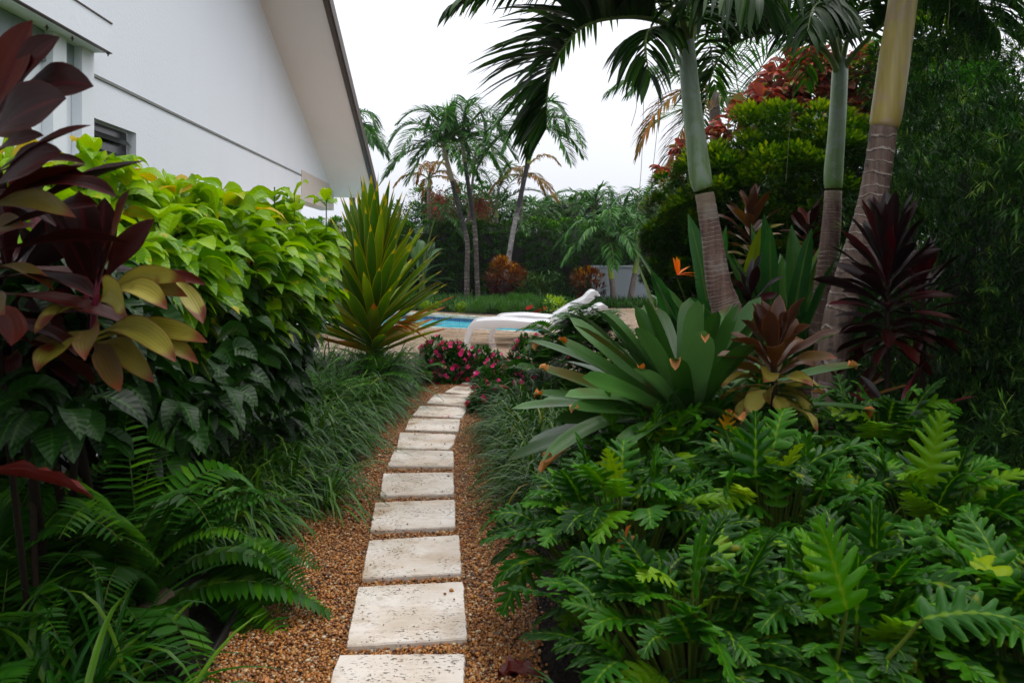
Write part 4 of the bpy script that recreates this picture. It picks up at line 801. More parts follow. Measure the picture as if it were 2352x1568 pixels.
def flowers(m, c, nr_, r, petals=5, wide=.9):
    c = np.asarray(c); n = len(c); nr_ = nrm(nr_); a1 = nrm(np.cross(nr_, [.3, .2, 1])); a2 = np.cross(nr_, a1)
    for k in range(petals):
        a = k*2*PI/petals+rng.random(n)*.3; D = a1*np.cos(a)[:, None]+a2*np.sin(a)[:, None]
        # petals as short ribbons whose faces follow the flower's own plane
        s_ = np.cross(D, nr_); out = []; ts = np.array([0, .35, .7, 1.0]); wd = np.array([.12, .62, .8, .35])*wide
        V = np.stack([np.stack([c+D*(r*t_)+s_*(x*r*w_*.5)+nr_*(.08*r*t_) for x in (-1, 1)], 1) for t_, w_ in zip(ts, wd)], 1)
        A = np.zeros(V.shape); A[..., 1] = ts[None, :, None]; A[..., 2] = rng.random(n)[:, None, None]
        b0 = (np.arange(n)*8)[:, None]; q = np.concatenate([np.stack([b0[:, 0]+2*j, b0[:, 0]+2*j+1, b0[:, 0]+2*j+3, b0[:, 0]+2*j+2], 1) for j in range(3)]); m.add(V, q, a=A)
for (x, y) in ((1211, 708), (1218, 706), (1234, 717), (1240, 712), (1246, 708), (1250, 709), (1228, 718)):
    m = MB(); c = at(x, y, 17.75); flowers(m, [c, c+[.03, .02, .02]], [[0, -1, .5], [.2, -1, .6]], .045); part('flower', m, M['petal_red'], t)
m = MB(); t = thing('lime_leaf_shrub', 'bright green young shrub in front of the raised lounger back', 'shrub', (.9, 17.3, 0))
P, o, w_ = blob_pts(at(1272, 712, 17.3), (.26, .2, .22), 200, 14, .4, -.5); ribbons(m, P, o+[0, 0, .5], .09, .035, .5, 3, 'leaf', .2); part('foliage', m, M['lime'], t)
part('stem', stem_tube([(.9, 17.3, 0), (.9, 17.3, .1), at(1272, 712, 17.3)], .012, .006, 6), M['stem_green'], t)
# feathery bamboo-like plants before the hedge
for (x, dd, l) in ((1210, 22.6, 'feathery narrow-leaved plant left of the round croton gap'), (1255, 22.4, 'feathery narrow-leaved plant between the two crotons')):
    c = at(x, 690, dd); c[2] = 0; t = thing('feathery_plant', l, 'plant', c, 'feathery plants before the hedge'); m = MB(); N = 260; P = c+np.c_[rng.normal(0, .28, N), rng.normal(0, .2, N), rng.uniform(.1, .8, N)]
    ribbons(m, P, dirv(rng.random(N)*6.28, rng.uniform(-.1, .9, N)), .28, .025, .6, 3, 'grass', cross=2); part('foliage', m, M['seagreen'], t)
    m = MB(); K = 9; Q = c+np.c_[rng.normal(0, .22, K), rng.normal(0, .15, K), rng.uniform(.7, .9, K)]; tubes(m, np.stack([np.repeat(c[None], K, 0), (Q+c)/2, Q], 1), .008, 4); part('stem', m, M['stem_green'], t)
# ---------------------------------------------------------------- right-hand side of the garden
def pxpath(l): return np.array([at(*p) for p in l])
def near_palm(label, trunk, rad, shaft, srad, fronds, tm, sm, extra):
    p0 = at(*trunk[0]); foot = np.array([p0[0], p0[1], 0]); t = thing('palm_tree', label, 'palm tree', foot, 'three palms growing through the shrubs on the right')
    p = smooth_path(np.concatenate([[foot], pxpath(trunk)]), 9); K = len(p); m = MB()
    rr = np.interp(np.linspace(0, 1, K), np.linspace(0, 1, len(rad)), rad)*(1+.03*np.sin(np.linspace(0, 1, K)*150)); tubes(m, smooth_path(p[::2], 4), np.interp(np.linspace(0, 1, len(smooth_path(p[::2], 4))), np.linspace(0, 1, K), rr), 24); part('trunk', m, tm, t)
    q = smooth_path(pxpath(shaft), 8); m = MB(); tubes(m, q, np.interp(np.linspace(0, 1, len(q)), np.linspace(0, 1, len(srad)), srad), 24); part('crownshaft', m, sm, t)
    for f in fronds:
        k = dict(ll=.52, lw=.05, n=50, droop=1.1, vee=.9, fwd=.75, seg=5, r0=.024, start=.18, jit=.1); k.update(f[1]); m = MB(); palm_frond(m, pxpath(f[0]), **k); part('frond', m, [M['palm'], M['petiole']], t)
    tp = q[-1]
    for az, el in extra:
        _, fp, _, _, _ = frames(tp, dirv(np.array(az), np.array(el)), 1.7, 1.5, 6); m = MB(); palm_frond(m, fp[0], ll=.5, lw=.036, n=40, droop=1.1, vee=.4, seg=4, r0=.017); part('frond', m, [M['palm'], M['petiole']], t)
    return t
near_palm('leftmost of the three near palms, smooth grey-green shaft and big fronds arching over the sky',
 [(1712, 960, 5.3), (1676, 740, 5.3), (1651, 653, 5.3), (1634, 540, 5.3), (1616, 432, 5.3)], [.115, .11, .105, .085, .068, .062],
 [(1616, 434, 5.3), (1613, 425, 5.3), (1608, 400, 5.3), (1596, 300, 5.3), (1583, 180, 5.3), (1577, 90, 5.3)], [.060, .070, .074, .066, .060, .050],
 [(((1576, 100, 5.3), (1545, 62, 5.2), (1480, 42, 5.1), (1407, 42, 5.0), (1341, 60, 4.9), (1300, 100, 4.85), (1270, 150, 4.8), (1257, 215, 4.8), (1255, 290, 4.8)), dict(ll=.66, n=84, vee=1.2, fwd=.8, droop=.6, lw=.056, jit=.2, start=.22)),
  (((1572, 110, 5.3), (1530, 72, 5.1), (1500, 66, 4.9), (1484, 85, 4.7), (1484, 130, 4.55), (1492, 175, 4.5)), dict(ll=.46, n=34, vee=-.1, droop=1.7, fwd=.9)),
  (((1574, 90, 5.3), (1540, 20, 5.2), (1450, -40, 5.0), (1330, -60, 4.9), (1200, -50, 4.8), (1115, -22, 4.75), (1055, 12, 4.7)), dict(ll=.5, n=60, vee=.5, droop=1.8)),
  (((1580, 95, 5.3), (1600, 20, 5.1), (1650, -40, 4.9), (1710, -50, 4.7), (1745, -10, 4.6)), dict(ll=.6, n=36, vee=-.2, droop=2.4, fwd=.5)),
  (((1577, 95, 5.3), (1590, 10, 5.3), (1620, -100, 5.5), (1700, -180, 5.8)), dict(ll=.5, vee=.4)),
  (((1577, 100, 5.3), (1560, 20, 5.1), (1520, -60, 4.8), (1440, -110, 4.5), (1370, -90, 4.3)), dict(ll=.5, vee=.3, droop=1.8)),
  (((1580, 100, 5.35), (1620, 40, 5.6), (1690, 20, 5.9), (1760, 60, 6.2)), dict(ll=.5, vee=.4, droop=1.4, n=36))],
 M['trunkA'], M['shaftA'], [(1.2, .7), (2.2, .8)])
near_palm('middle one of the three near palms, slimmest shaft and V-shaped petioles above it',
 [(1868, 940, 6.3), (1886, 720, 6.3), (1903, 583, 6.3), (1911, 500, 6.3), (1914, 431, 6.3)], [.10, .09, .082, .078, .072, .066],
 [(1914, 433, 6.3), (1914, 420, 6.3), (1915, 390, 6.3), (1922, 300, 6.3), (1929, 175, 6.3), (1930, 130, 6.3)], [.064, .072, .074, .066, .062, .05],
 [(((1928, 175, 6.3), (1895, 118, 6.2), (1810, 78, 6.1), (1720, 86, 6.0), (1655, 130, 5.9), (1625, 205, 5.9), (1612, 285, 5.9)), dict(ll=.5, n=54, vee=1.0, droop=.8, start=.24, lw=.04)),
  (((1928, 150, 6.3), (1905, 80, 6.1), (1872, 5, 5.8), (1820, -40, 5.5), (1775, -20, 5.3)), dict(ll=.62, vee=-.1, droop=2.0, n=40)),
  (((1932, 150, 6.3), (1950, 80, 6.2), (1985, 0, 6.0), (2040, -60, 5.8), (2110, -70, 5.6)), dict(ll=.55, vee=.1, droop=1.8, n=40)),
  (((1930, 170, 6.3), (1965, 120, 6.2), (2025, 60, 6.0), (2090, 20, 5.8), (2160, 10, 5.6), (2220, 40, 5.5)), dict(ll=.42, vee=.6, droop=1.0, n=46, start=.35)),
  (((1930, 130, 6.3), (1925, 40, 6.3), (1915, -60, 6.5)), dict(ll=.5, vee=.4)),
  (((1928, 150, 6.3), (1908, 60, 6.0), (1890, 10, 5.6), (1868, 20, 5.2), (1855, 70, 5.0)), dict(ll=.5, vee=-.2, droop=2.0, n=34))],
 M['trunkA'], M['shaftA'], [(1.4, .8)])
near_palm('rightmost and nearest of the three palms, thick yellow-tan shaft running out of the picture top',
 [(1888, 1000, 4.9), (1925, 740, 4.9), (1960, 610, 4.9), (1988, 521, 4.9), (2012, 420, 4.9), (2030, 292, 4.9)], [.10, .095, .09, .086, .084, .082, .078],
 [(2030, 294, 4.9), (2032, 284, 4.9), (2038, 250, 4.9), (2055, 130, 4.9), (2074, 0, 4.9), (2090, -130, 4.9), (2098, -240, 4.9)], [.078, .088, .092, .090, .084, .076, .06],
 [(((2098, -220, 4.9), (2130, -150, 5.0), (2180, -70, 5.1), (2240, 0, 5.2), (2290, 70, 5.3)), dict(ll=.6, vee=.6, droop=1.4)),
  (((2098, -220, 4.9), (2050, -260, 4.7), (1960, -250, 4.5), (1880, -160, 4.4), (1840, -60, 4.3)), dict(ll=.55, vee=.3, droop=1.8)),
  (((2098, -220, 4.9), (2150, -300, 4.7), (2240, -260, 4.4), (2300, -150, 4.2)), dict(ll=.5, vee=.3, droop=1.6))],
 M['trunkC'], M['shaftC'], [(1.4, .9), (2.6, .9)])
# dry threads that hang from the fronds
m = MB()
for pp in (((1480, 110, 4.7), (1478, 240, 4.7), (1472, 400, 4.7), (1458, 520, 4.7)), ((1510, 120, 4.7), (1512, 260, 4.7), (1496, 420, 4.7), (1490, 470, 4.7)), ((1452, 180, 4.6), (1462, 240, 4.6), (1450, 290, 4.6)),
           ((1805, 420, 5.6), (1818, 250, 5.6), (1840, 120, 5.6)), ((2000, 0, 4.9), (1972, 90, 4.9)), ((2182, 0, 4.8), (2178, 60, 4.8))): 
    q = smooth_path(pxpath(pp), 6); tubes(m, q, .0016, 4)
solo('hanging_threads', m, M['string'], 'thin dry threads dangling from the palm fronds', 'dry threads', base=at(1480, 110, 4.7), kind='stuff')
# palms further back on the right
def fpalm(label, pos, path, nf, L, mats_fr, fl, **k):
    x, y, d = pos; b = at(x, y, d); foot = b*[1, 1, 0]; t = thing('palm_tree', label, 'palm tree', foot, 'palms behind the red copper bushes'); m = stem_tube([foot, b*[1, 1, .5]+[.05, 0, 0], b], .11, .07, 12); part('trunk', m, M['trunkS'], t)
    kk = dict(ll=.45, lw=.028, n=50, droop=.8, vee=.35, seg=3, r0=.018); kk.update(k)
    for f, mt in fl: m = MB(); palm_frond(m, pxpath(f), **kk); part('frond', m, [mt, M['petiole']], t)
    for i in range(nf):
        _, fp, _, _, _ = frames(b, dirv(np.array(i*GA+.6), np.array(.2+.9*(i % 3)/2)), L, 1.3, 6); m = MB(); palm_frond(m, fp[0], **kk); part('frond', m, [mats_fr, M['petiole']], t)
    return t
fpalm('coconut-like palm with brown drooping fronds left of the first near trunk', (1640, 215, 10.5), None, 4, 1.5, M['palm_far'],
 [(((1640, 215, 10.5), (1590, 205, 10.2), (1530, 235, 10), (1490, 290, 9.9), (1468, 345, 9.9)), M['palm_brown']), (((1640, 225, 10.5), (1600, 245, 10.2), (1560, 310, 10), (1528, 385, 9.9)), M['palm_brown']),
  (((1640, 215, 10.5), (1570, 150, 10.3), (1500, 160, 10.1), (1450, 210, 10)), M['palm_far']), (((1640, 225, 10.5), (1690, 230, 10.2), (1720, 280, 10)), M['areca'])], droop=1.5, ll=.5)
fpalm('green palm with wide feathery fronds between the first two near trunks', (1745, 300, 12), None, 3, 1.8, M['palm_far'],
 [(((1745, 300, 12), (1735, 200, 11.8), (1765, 130, 11.6), (1830, 100, 11.5)), M['palm_far']), (((1745, 300, 12), (1700, 220, 11.8), (1680, 130, 11.6), (1640, 90, 11.5)), M['palm_far']), (((1745, 300, 12), (1790, 200, 12), (1870, 170, 12), (1930, 190, 12)), M['areca'])], ll=.7, droop=.5, n=44)
fpalm('light green palm behind the red leaves at the upper right', (2080, 260, 9.6), None, 2, 1.3, M['areca'],
 [(((2080, 260, 9.6), (2100, 190, 9.4), (2140, 165, 9.2), (2200, 150, 9)), M['palm_lime']), (((2080, 260, 9.6), (2050, 150, 9.6), (2060, 90, 9.6), (2100, 60, 9.6)), M['palm_far']), (((2060, 260, 9.6), (2010, 160, 9.6), (1990, 110, 9.6)), M['palm_lime'])], ll=.5, droop=.5)
leafy_tree('light green tipped tree above the yew hedge at the upper right', at(2150, 120, 9.0), (.75, .6, .65), 4200, M['ficus'], .09, 1, group='trees beyond the hedge')
leafy_tree('dark tree top between the yellow palm shaft and yew hedge', at(2190, 260, 8.2), (.6, .6, .75), 4000, M['hedge'], .10, 1, group='trees beyond the hedge')
# big round clipped bush with small bright leaves
leafy_tree('dark foliage behind the lower part of the round clipped bush', at(1850, 560, 10.6), (1.9, .5, 1.2), 11000, M['hedge'], .12, 1, group='trees beyond the hedge')
t = thing('clipped_round_bush', 'large rounded bush of tiny yellow-green leaves behind the near palm trunks', 'bush', at(1780, 700, 8.6)*[1, 1, 0])
m = MB()
for c, r, n, K, cr in (((at(1800, 470, 8.7)), (1.16, .9, .98), 30000, 130, .17), (at(1655, 520, 8.5), (.74, .6, .82), 13000, 70, .18), (at(1570, 590, 8.4), (.40, .4, .62), 7500, 44, .2), (at(1760, 640, 8.5), (1.1, .8, .6), 9000, 60, .2), (at(1930, 430, 8.6), (.72, .6, .78), 9000, 60, .18)):
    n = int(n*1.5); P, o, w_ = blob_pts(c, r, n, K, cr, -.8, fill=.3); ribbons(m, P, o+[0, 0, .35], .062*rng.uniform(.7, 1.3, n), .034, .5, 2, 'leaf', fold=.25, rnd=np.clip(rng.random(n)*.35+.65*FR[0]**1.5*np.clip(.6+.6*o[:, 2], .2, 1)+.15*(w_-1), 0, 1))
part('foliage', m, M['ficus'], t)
m = MB()
for i in range(16):
    a = i*GA; r = .25+.05*i; c = at(1780, 560, 8.6); s2 = stem_tube([c*[1, 1, 0]+[.1*math.cos(a), .1*math.sin(a), 0], c+[r*.6*math.cos(a), r*.5*math.sin(a), -.3], c+[r*math.cos(a), .7*r*math.sin(a), .4]], .03, .01, 6); m.add(np.concatenate(s2.v), q=np.concatenate(s2.q))
part('stem', m, M['bark'], t)
# copper-leaf shrubs
def copper(label, spots, d, n_each=110, L=.20):
    c0 = at(spots[0][0], spots[0][1], d)*[1, 1, 0]; t = thing('copper_leaf_shrub', label, 'shrub', c0, 'red copper-leaved shrubs behind the round bush'); m = MB(); st = MB()
    for (x, y, r) in spots:
        c = at(x, y, d+rng.uniform(-.15, .15)); rr = r*d/F; n = int(n_each*(r/40)**1.5)+14; P, o, w_ = blob_pts(c, (rr, rr*.8, rr), n, 14, .4, -.7)
        ribbons(m, P, o*[1, 1, .6]+[0, 0, .25], L*rng.uniform(.7, 1.2, n), L*.62, 1.2, 5, 'ovate', fold=.3, wave=.2, wf=1.3, cross=5, roll=rng.normal(0, .5, n)); s2 = stem_tube([c0+[rng.normal(0, .05), 0, 0], (c0+c)/2+[0, 0, .3], c], .02, .008, 6); st.add(np.concatenate(s2.v), q=np.concatenate(s2.q))
    part('foliage', m, M['copper'], t); part('stem', st, M['bark'], t)
copper('red copper-leaved shrub topping the round bush between the first and second near palms', [(1830, 190, 48), (1880, 175, 40), (1790, 205, 36), (1860, 235, 44), (1740, 238, 30), (1900, 240, 40)], 9.4)
copper('lower red copper-leaved shrub trailing left of the first near palm', [(1580, 335, 20), (1578, 365, 18), (1535, 402, 22), (1545, 430, 16), (1524, 455, 10), (1690, 285, 28), (1650, 310, 18), (1720, 265, 18)], 9.4, 90, .15)
copper('brightest red copper-leaved shrub beside the yellow palm shaft', [(1985, 165, 36), (1960, 200, 36), (2010, 215, 40), (2060, 225, 44), (2095, 180, 20), (2090, 250, 36), (1985, 260, 36), (2060, 290, 30), (2140, 220, 24)], 9.4)
# yew hedge on the right
t = thing('yew_hedge', 'tall dark needle-leaved hedge filling the right edge of the garden', 'hedge', (3.2, 4.6, 0)); m = MB()
def tufts(P, o, n_per, L, Wd):
    n = len(P); k = np.repeat(np.arange(n), n_per); N = len(k); D = nrm(nrm(o[k])*.75+rng.normal(0, .62, (N, 3))); off = rng.uniform(0, .07, N)[:, None]*nrm(o[k])
    ribbons(m, P[k]+off, D, L*rng.uniform(.7, 1.2, N), Wd, .25, 2, 'lance', rnd=np.clip(np.repeat(rng.random(n)**2.2, n_per)*.8+rng.random(N)*.3, 0, 1), cross=2)
K = 330; cy = rng.uniform(2.7, 6.25, K); cz = rng.uniform(.1, 3.25, K); cx = 2.93+rng.normal(0, .08, K)+.12*np.sin(cy*3)+.1*np.sin(cz*4+cy)-np.clip(1.6-cz, 0, 1)*.14; cx += np.clip(cz-2.5, 0, 1)*.28+np.clip(cy-5.7, 0, 1)*.4
K2 = 110; cx = np.r_[cx, rng.uniform(3.1, 4.4, K2)]; cy = np.r_[cy, 6.2+rng.normal(0, .1, K2)]; cz = np.r_[cz, rng.uniform(.1, 3.3, K2)]; kk = cz < 3.4-.62*np.clip(cy-4.9, 0, 9)-.25*np.clip(3.3-cx, 0, 1); cx, cy, cz = cx[kk], cy[kk], cz[kk]
n = 8600; k = rng.integers(0, len(cx), n); o = nrm(rng.normal(size=(n, 3))+[-.9, -.3, .35]); P = np.stack([cx[k], cy[k], cz[k]], 1)+o*.19*rng.uniform(.5, 1.3, (n, 1)); tufts(P, o, 13, .08, .0105)
part('foliage', m, M['podo'], t)
m = MB(); box(m, (3.98, 4.1, 1.2), (1.2, 2.6, 2.4)); box(m, (4.02, 5.86, 1.0), (1.2, .9, 2.0)); part('dark_core', m, simple('yew_core_dark', C_(20, 24, 16), .9, 20, .4, .02, 60), t)  # filler boxes added to stop light leaking through the yew, coloured like inner shade
# cordylines and other rosettes
def cordyline(label, px, py, d, n, L, W, h, mats, el=(1.45, -.35), drp=.6, stem_r=.014, wave=.2, prof='cord', lean=(0, 0), lv=(.75, 1.1), name='cordyline', split=.6, grp='broad-leaved cordylines', stem_mat=None, fold=.35, power=1., rnd=None, cat='cordyline', az0=0.):
    b = at(px, py, d); foot = b*[1, 1, 0]-[lean[0]*b[2], lean[1]*b[2], 0]; t = thing(name, label, cat, foot, grp); L_ = []
    rosette(L_, b, n, L, W, el[0], el[1], h, drp, prof, fold, wave, lean, lv=lv, power=power, az0=az0, rnd=rnd)
    for m, f in L_:
        part('leaf', m, mats[0] if f+rng.normal(0, .12) < split else mats[1], t)
    part('stem', stem_tube([foot, (foot+b)/2, b], stem_r*1.3, stem_r, 8), stem_mat or M['stem_brown'], t); return t
cordyline('bronze rosette plant behind the first near palm, mustard lower leaves', 1725, 488, 6.9, 44, .34, .075, .55, (M['cord_bronze'], M['cord_old']), el=(1.3, -.2), split=.55)
cordyline('tall maroon-black cordyline in front of the yellow-shafted palm', 2038, 575, 4.3, 78, .40, .072, .52, (M['cord_dull'], M['cord_dark']), el=(1.45, -.35), drp=.45, split=.75, wave=.12)
cordyline('second maroon rosette behind and right of the tall maroon cordyline', 2120, 640, 4.7, 34, .32, .06, .35, (M['cord_dull'], M['cord_dark']), el=(1.3, -.3), drp=.5, split=.7, wave=.12)
cordyline('two-toned cordyline beside the giant bromeliad, bronze top and yellow lower leaves', 1778, 808, 3.45, 40, .29, .078, .20, (M['cord_bronze'], M['cord_old']), el=(1.4, -.25), drp=.9, split=.52, wave=.3, rnd=lambda f: .1+.9*f)
cordyline('small purple-black cordyline between the first near trunk and paddle leaves', 1722, 680, 5.7, 14, .34, .075, .12, (M['cord_dull'], M['cord_dark']), el=(1.3, .1), drp=.4)
cordyline('dull brown rosette low under the tall maroon cordyline', 1960, 920, 4.3, 16, .34, .06, .12, (M['cord_bronze'], M['cord_dull']), el=(1.0, -.2), drp=.7, split=.4)
cordyline('dim reddish rosette behind the paddle-leaved plant', 1858, 520, 7.4, 18, .32, .09, .25, (M['cord_dark'], M['cord_old']), el=(1.3, .0), split=.7)
cordyline('narrow dark-leaved rosette on tall thin stem beside the yew hedge', 2060, 960, 3.9, 12, .36, .05, .1, (M['cord_dull'], M['cord_bronze']), el=(1.1, .0), drp=.3)
# paddle leaves and bird of paradise
def paddle(label, px, d, n, L, W, el, az, spread, name, flower=None):
    b = at(px, 700, d)*[1, 1, 0]; t = thing(name, label, 'plant', b, 'paddle-leaved plants behind the first near palm'); P = b+np.c_[rng.normal(0, spread, n), rng.normal(0, .12, n), np.zeros(n)]
    for i in range(n):
        m = MB(); ribbons(m, P[i:i+1], dirv(np.array([rng.uniform(*az)]), np.array([rng.uniform(*el)])), L*rng.uniform(.6, 1.05), W*rng.uniform(.7, 1.15), rng.uniform(.15, .7), 12, 'paddle', .3, wave=.08, cross=5, roll=rng.normal(0, .4)); part('leaf', m, M['paddle'], t)
    if flower:
        f = at(*flower); part('flower_stalk', stem_tube([b, (b+f)/2+[.05, 0, .1], f-[.0, 0, .03]], .012, .007, 6), M['stem_green'], t); m = MB()
        ribbons(m, np.repeat(f[None], 6, 0), dirv(np.array([2.2, 1.9, 1.2, .5, .1, -.1]), np.array([1.3, 1.5, 1.1, .6, .25, .05])), .15, .035, .3, 5, 'lance', .3); part('flower', m, M['petal_orange'], t)
        m = MB(); ribbons(m, f[None]-[[.06, 0, .02]], [[1, 0, -.05]], .24, .03, .1, 5, 'lance', .6); part('flower_sheath', m, M['cord_dull'], t)
    return t
paddle('dense clump of grey-green paddle leaves between first and second near palms', 1775, 6.4, 64, 1.72, .16, (1.0, 1.5), (0, 6.28), .30, 'paddle_leaf_plant')
paddle('bird of paradise with one orange flower left of the first near trunk', 1620, 6.6, 13, 1.12, .12, (.55, 1.15), (2.2, 4.0), .12, 'bird_of_paradise', flower=(1556, 632, 6.2))
# giant bromeliad
t = thing('giant_bromeliad', 'giant green bromeliad with broad strap leaves and dry brown tips', 'bromeliad', at(1585, 1000, 3.9)*[1, 1, 0]); b = at(1580, 985, 3.9)
n = 50; tips = MB()
for i in range(n):
    f = (i/(n-1)); az = i*GA+.4; e_ = 1.42-1.55*f**.75+rng.normal(0, .05); L_ = (.52+.28*min(1, f*2.2))*rng.uniform(.92, 1.08); P = b+[0, 0, .10*(1-f)]+dirv(np.array(az), np.array(0.))*(.03+.03*f); m = MB()
    ribbons(m, P[None], dirv(np.array([az]), np.array([e_])), L_, .114*rng.uniform(.85, 1.1), .16+.42*f, 14, 'strap', fold=.55*(1-f*.5), arch=.2, cross=5, roll=rng.normal(0, .12), curl=rng.normal(0, .2)); part('leaf', m, M['brom'], t)
    if f > .35 and rng.random() < .25:
        V = np.concatenate([x.reshape(-1, 3) for x in m.v]); tp = V[-8]; D = dirv(np.array([az]), np.array([e_-.3])); m2 = MB(); ribbons(m2, tp[None]-D*.01, D+[[0, 0, rng.normal(0, .6)]], .05, .045, 2.0, 4, 'lance', 1.2, cross=5, wave=.4); part('dry_tip', m2, M['dead_tip'], t)
m = MB(); V = at(1330, 1012, 3.75); ribbons(m, V[None], nrm([[-1, -.3, -.55]]), .26, .06, .5, 8, 'strap', .9, cross=5, wave=.3); part('dry_leaf', m, M['dead_tip'], t)
part('stem', stem_tube([b*[1, 1, 0], b-[0, 0, .2], b+[0, 0, .02]], .085, .06, 14), M['brom_stem'], t)
for (x, y, d, wd, dr, tipd) in ((1250, 850, 3.6, .12, .15, 1), (1240, 906, 3.5, .11, .2, 1), (1322, 938, 3.3, .12, .2, 1), (1294, 786, 3.8, .12, .1, 1), (1320, 738, 4.0, .10, .1, 0), (1400, 727, 4.0, .12, .05, 0), (1463, 714, 3.9, .13, .05, 0), (1740, 694, 4.0, .13, .05, 0), (1693, 712, 3.7, .12, .05, 0),
                            (1618, 770, 3.35, .135, .1, 1), (1470, 850, 3.3, .13, .2, 1), (1730, 922, 3.6, .12, .4, 1), (1262, 1046, 3.4, .09, .9, 1), (1290, 965, 3.6, .10, .3, 0), (1350, 870, 3.3, .12, .2, 0)):
    e = at(x, y, d); c = e-(b+[0, 0, .02]); l = np.linalg.norm(c); D = nrm((c+ZV*dr*.42*l)[None]); m = MB()
    ribbons(m, b[None]+[[0, 0, .02]]+D*.03, D, l*(1.0+.06*dr), wd*.84, dr, 14, 'strap', .4, arch=.15, cross=5, roll=facing(D[0], 1.6)+rng.normal(0, .15), curl=rng.normal(0, .25)); lf = part('leaf', m, M['brom'], t)
    if tipd: m2 = MB(); ribbons(m2, e[None]-D*.012, D+[[0, 0, rng.normal(0, .6)]], .042, .034, 1.2, 5, 'lance', 1.2, cross=5, wave=.4); part('dry_tip', m2, M['dead_tip'], t)
t = thing('shade_shrub', 'dark leafy shrub in deep shade behind the maroon cordylines', 'shrub', at(1960, 760, 7.4)*[1, 1, 0]); m = MB(); P, o, w_ = blob_pts(at(1960, 800, 7.4), (1.1, .4, .75), 6000, 60, .25, -.8, fill=.3)
ribbons(m, P, o+[0, 0, .3], .10, .05, .6, 3, 'leaf', .2, rnd=np.clip(rng.random(6000)*.6, 0, 1)); part('foliage', m, M['hedge'], t); part('stem', stem_tube([at(1960, 760, 7.4)*[1, 1, 0], at(1960, 780, 7.4)], .03, .015), M['bark'], t)
# ferny shrub by the loungers
t = thing('fern_shrub', 'upright ferny shrub between the loungers and the giant bromeliad', 'shrub', at(1320, 900, 6.8)*[1, 1, 0]); m = MB(); b = t.location
for (dx, dy, z, n, L) in ((-.05, 0, .15, 10, .62), (.18, -.1, .25, 12, .6), (-.2, .05, .1, 8, .5), (.05, -.1, .35, 10, .5), (.42, -.1, .2, 8, .5), (.0, .1, .5, 9, .45), (.3, .0, .5, 9, .45), (-.12, 0, .62, 9, .42), (.12, 0, .72, 9, .4), (.32, .05, .68, 9, .4), (-.3, -.05, .42, 8, .4)):
    fern_fronds(m, np.array([b[0]+dx, b[1]+dy, z]), int(n*1.9), L, .11, el=(.2, 1.45), droop=1.3, pn=20)
part('foliage', m, [M['fern'], M['stem_green']], t)
m = MB()
for i in range(8):
    s2 = stem_tube([(b[0]+rng.normal(0, .1), b[1], 0), (b[0]+rng.normal(0, .12), b[1], .35), (b[0]+rng.normal(0, .18), b[1], .7)], .009, .004, 6); m.add(np.concatenate(s2.v), q=np.concatenate(s2.q))
part('stem', m, M['stem_green'], t)
# flower bushes at the path's end
def vinca(label, blobs, nf, fm):
    b = np.array(blobs[0][0])*[1, 1, 0]; t = thing('pink_flower_bush', label, 'flower bush', b, 'pink flowered bushes at the end of the path'); m = MB(); fc = []; fn = []; st = MB()
    for c, r, n in blobs:
        n = int(n*1.5); P, o, w_ = blob_pts(c, r, n, 50, .25, -.6, fill=.15); P[:, 2] = np.maximum(P[:, 2], .02); ribbons(m, P, o+[0, 0, .35], .055*rng.uniform(.7, 1.3, n), .024, .6, 3, 'leaf', .25)
        ok = np.where((P[:, 1] < c[1]+.05) | (P[:, 2] > c[2]+.1))[0]; k = rng.choice(ok, int(nf*n/1.5/sum(x[2] for x in blobs)), replace=False); fc.append(P[k]+o[k]*.035+[0, -.01, .01]); fn.append(o[k]*.6+[0, -.9, .35])
        for j in rng.choice(n, 26, replace=False): s2 = stem_tube([b+[rng.normal(0, .04), rng.normal(0, .04), 0], (b+P[j])/2+[0, 0, .03], P[j]], .004, .002, 4); st.add(np.concatenate(s2.v), q=np.concatenate(s2.q))
    part('foliage', m, M['vinca'], t); part('stem', st, M['stem_green'], t); fc = np.concatenate(fc); fn = np.concatenate(fn)
    for i in range(len(fc)):
        m = MB(); flowers(m, fc[i:i+1], fn[i:i+1], rng.uniform(.019, .031), 5, .95); part('flower', m, fm if rng.random() < .75 else M['petal_dark'], t)
vinca('fuller pink-flowered bush left of where the path meets the deck', [(at(1040, 846, 8.7), (.34, .26, .21), 2600), (at(1112, 848, 8.6), (.18, .2, .20), 1000), (at(1012, 818, 8.9), (.2, .2, .17), 700)], 165, M['petal'])
vinca('looser pink-flowered bush right of the path, below the ferny shrub', [(at(1150, 900, 7.4), (.26, .28, .19), 1700), (at(1235, 840, 7.6), (.28, .28, .24), 1500), (at(1120, 925, 7.0), (.14, .14, .13), 600)], 112, M['petal'])
# liriope on the right
def tuft_field(m, roots, per, L, W, droop=1.5, spread=.035, el=(.65, 1.45), seg=6, lean=None, **k):
    n = len(roots)*per; r = np.repeat(roots, per, 0); az = rng.random(n)*6.28 if lean is None else rng.normal(lean, 1.0, n); P = np.c_[r[:, 0]+np.cos(az)*spread*rng.random(n), r[:, 1]+np.sin(az)*spread*rng.random(n), np.full(n, .005)]
    t_rnd = np.repeat(rng.random(len(roots)), per)*.35; blades(m, P, L, W, el, droop, seg, az=az, rnd=np.clip(t_rnd+rng.random(n)*.65, 0, 1), **k)
def grid_roots(xf0, xf1, y0, y1, step, jit=.05):
    out = []; y = y0
    while y < y1:
        a, b = xf0(y), xf1(y); x = a
        while x < b: out.append((x+rng.normal(0, jit), y+rng.normal(0, jit))); x += step
        y += step
    return np.array(out)
m = MB(); bR = lambda y: np.interp(y, [3.0, 4.5, 5.4, 6.2, 6.8, 7.4], [.16, .19, .10, .03, .05, .12])
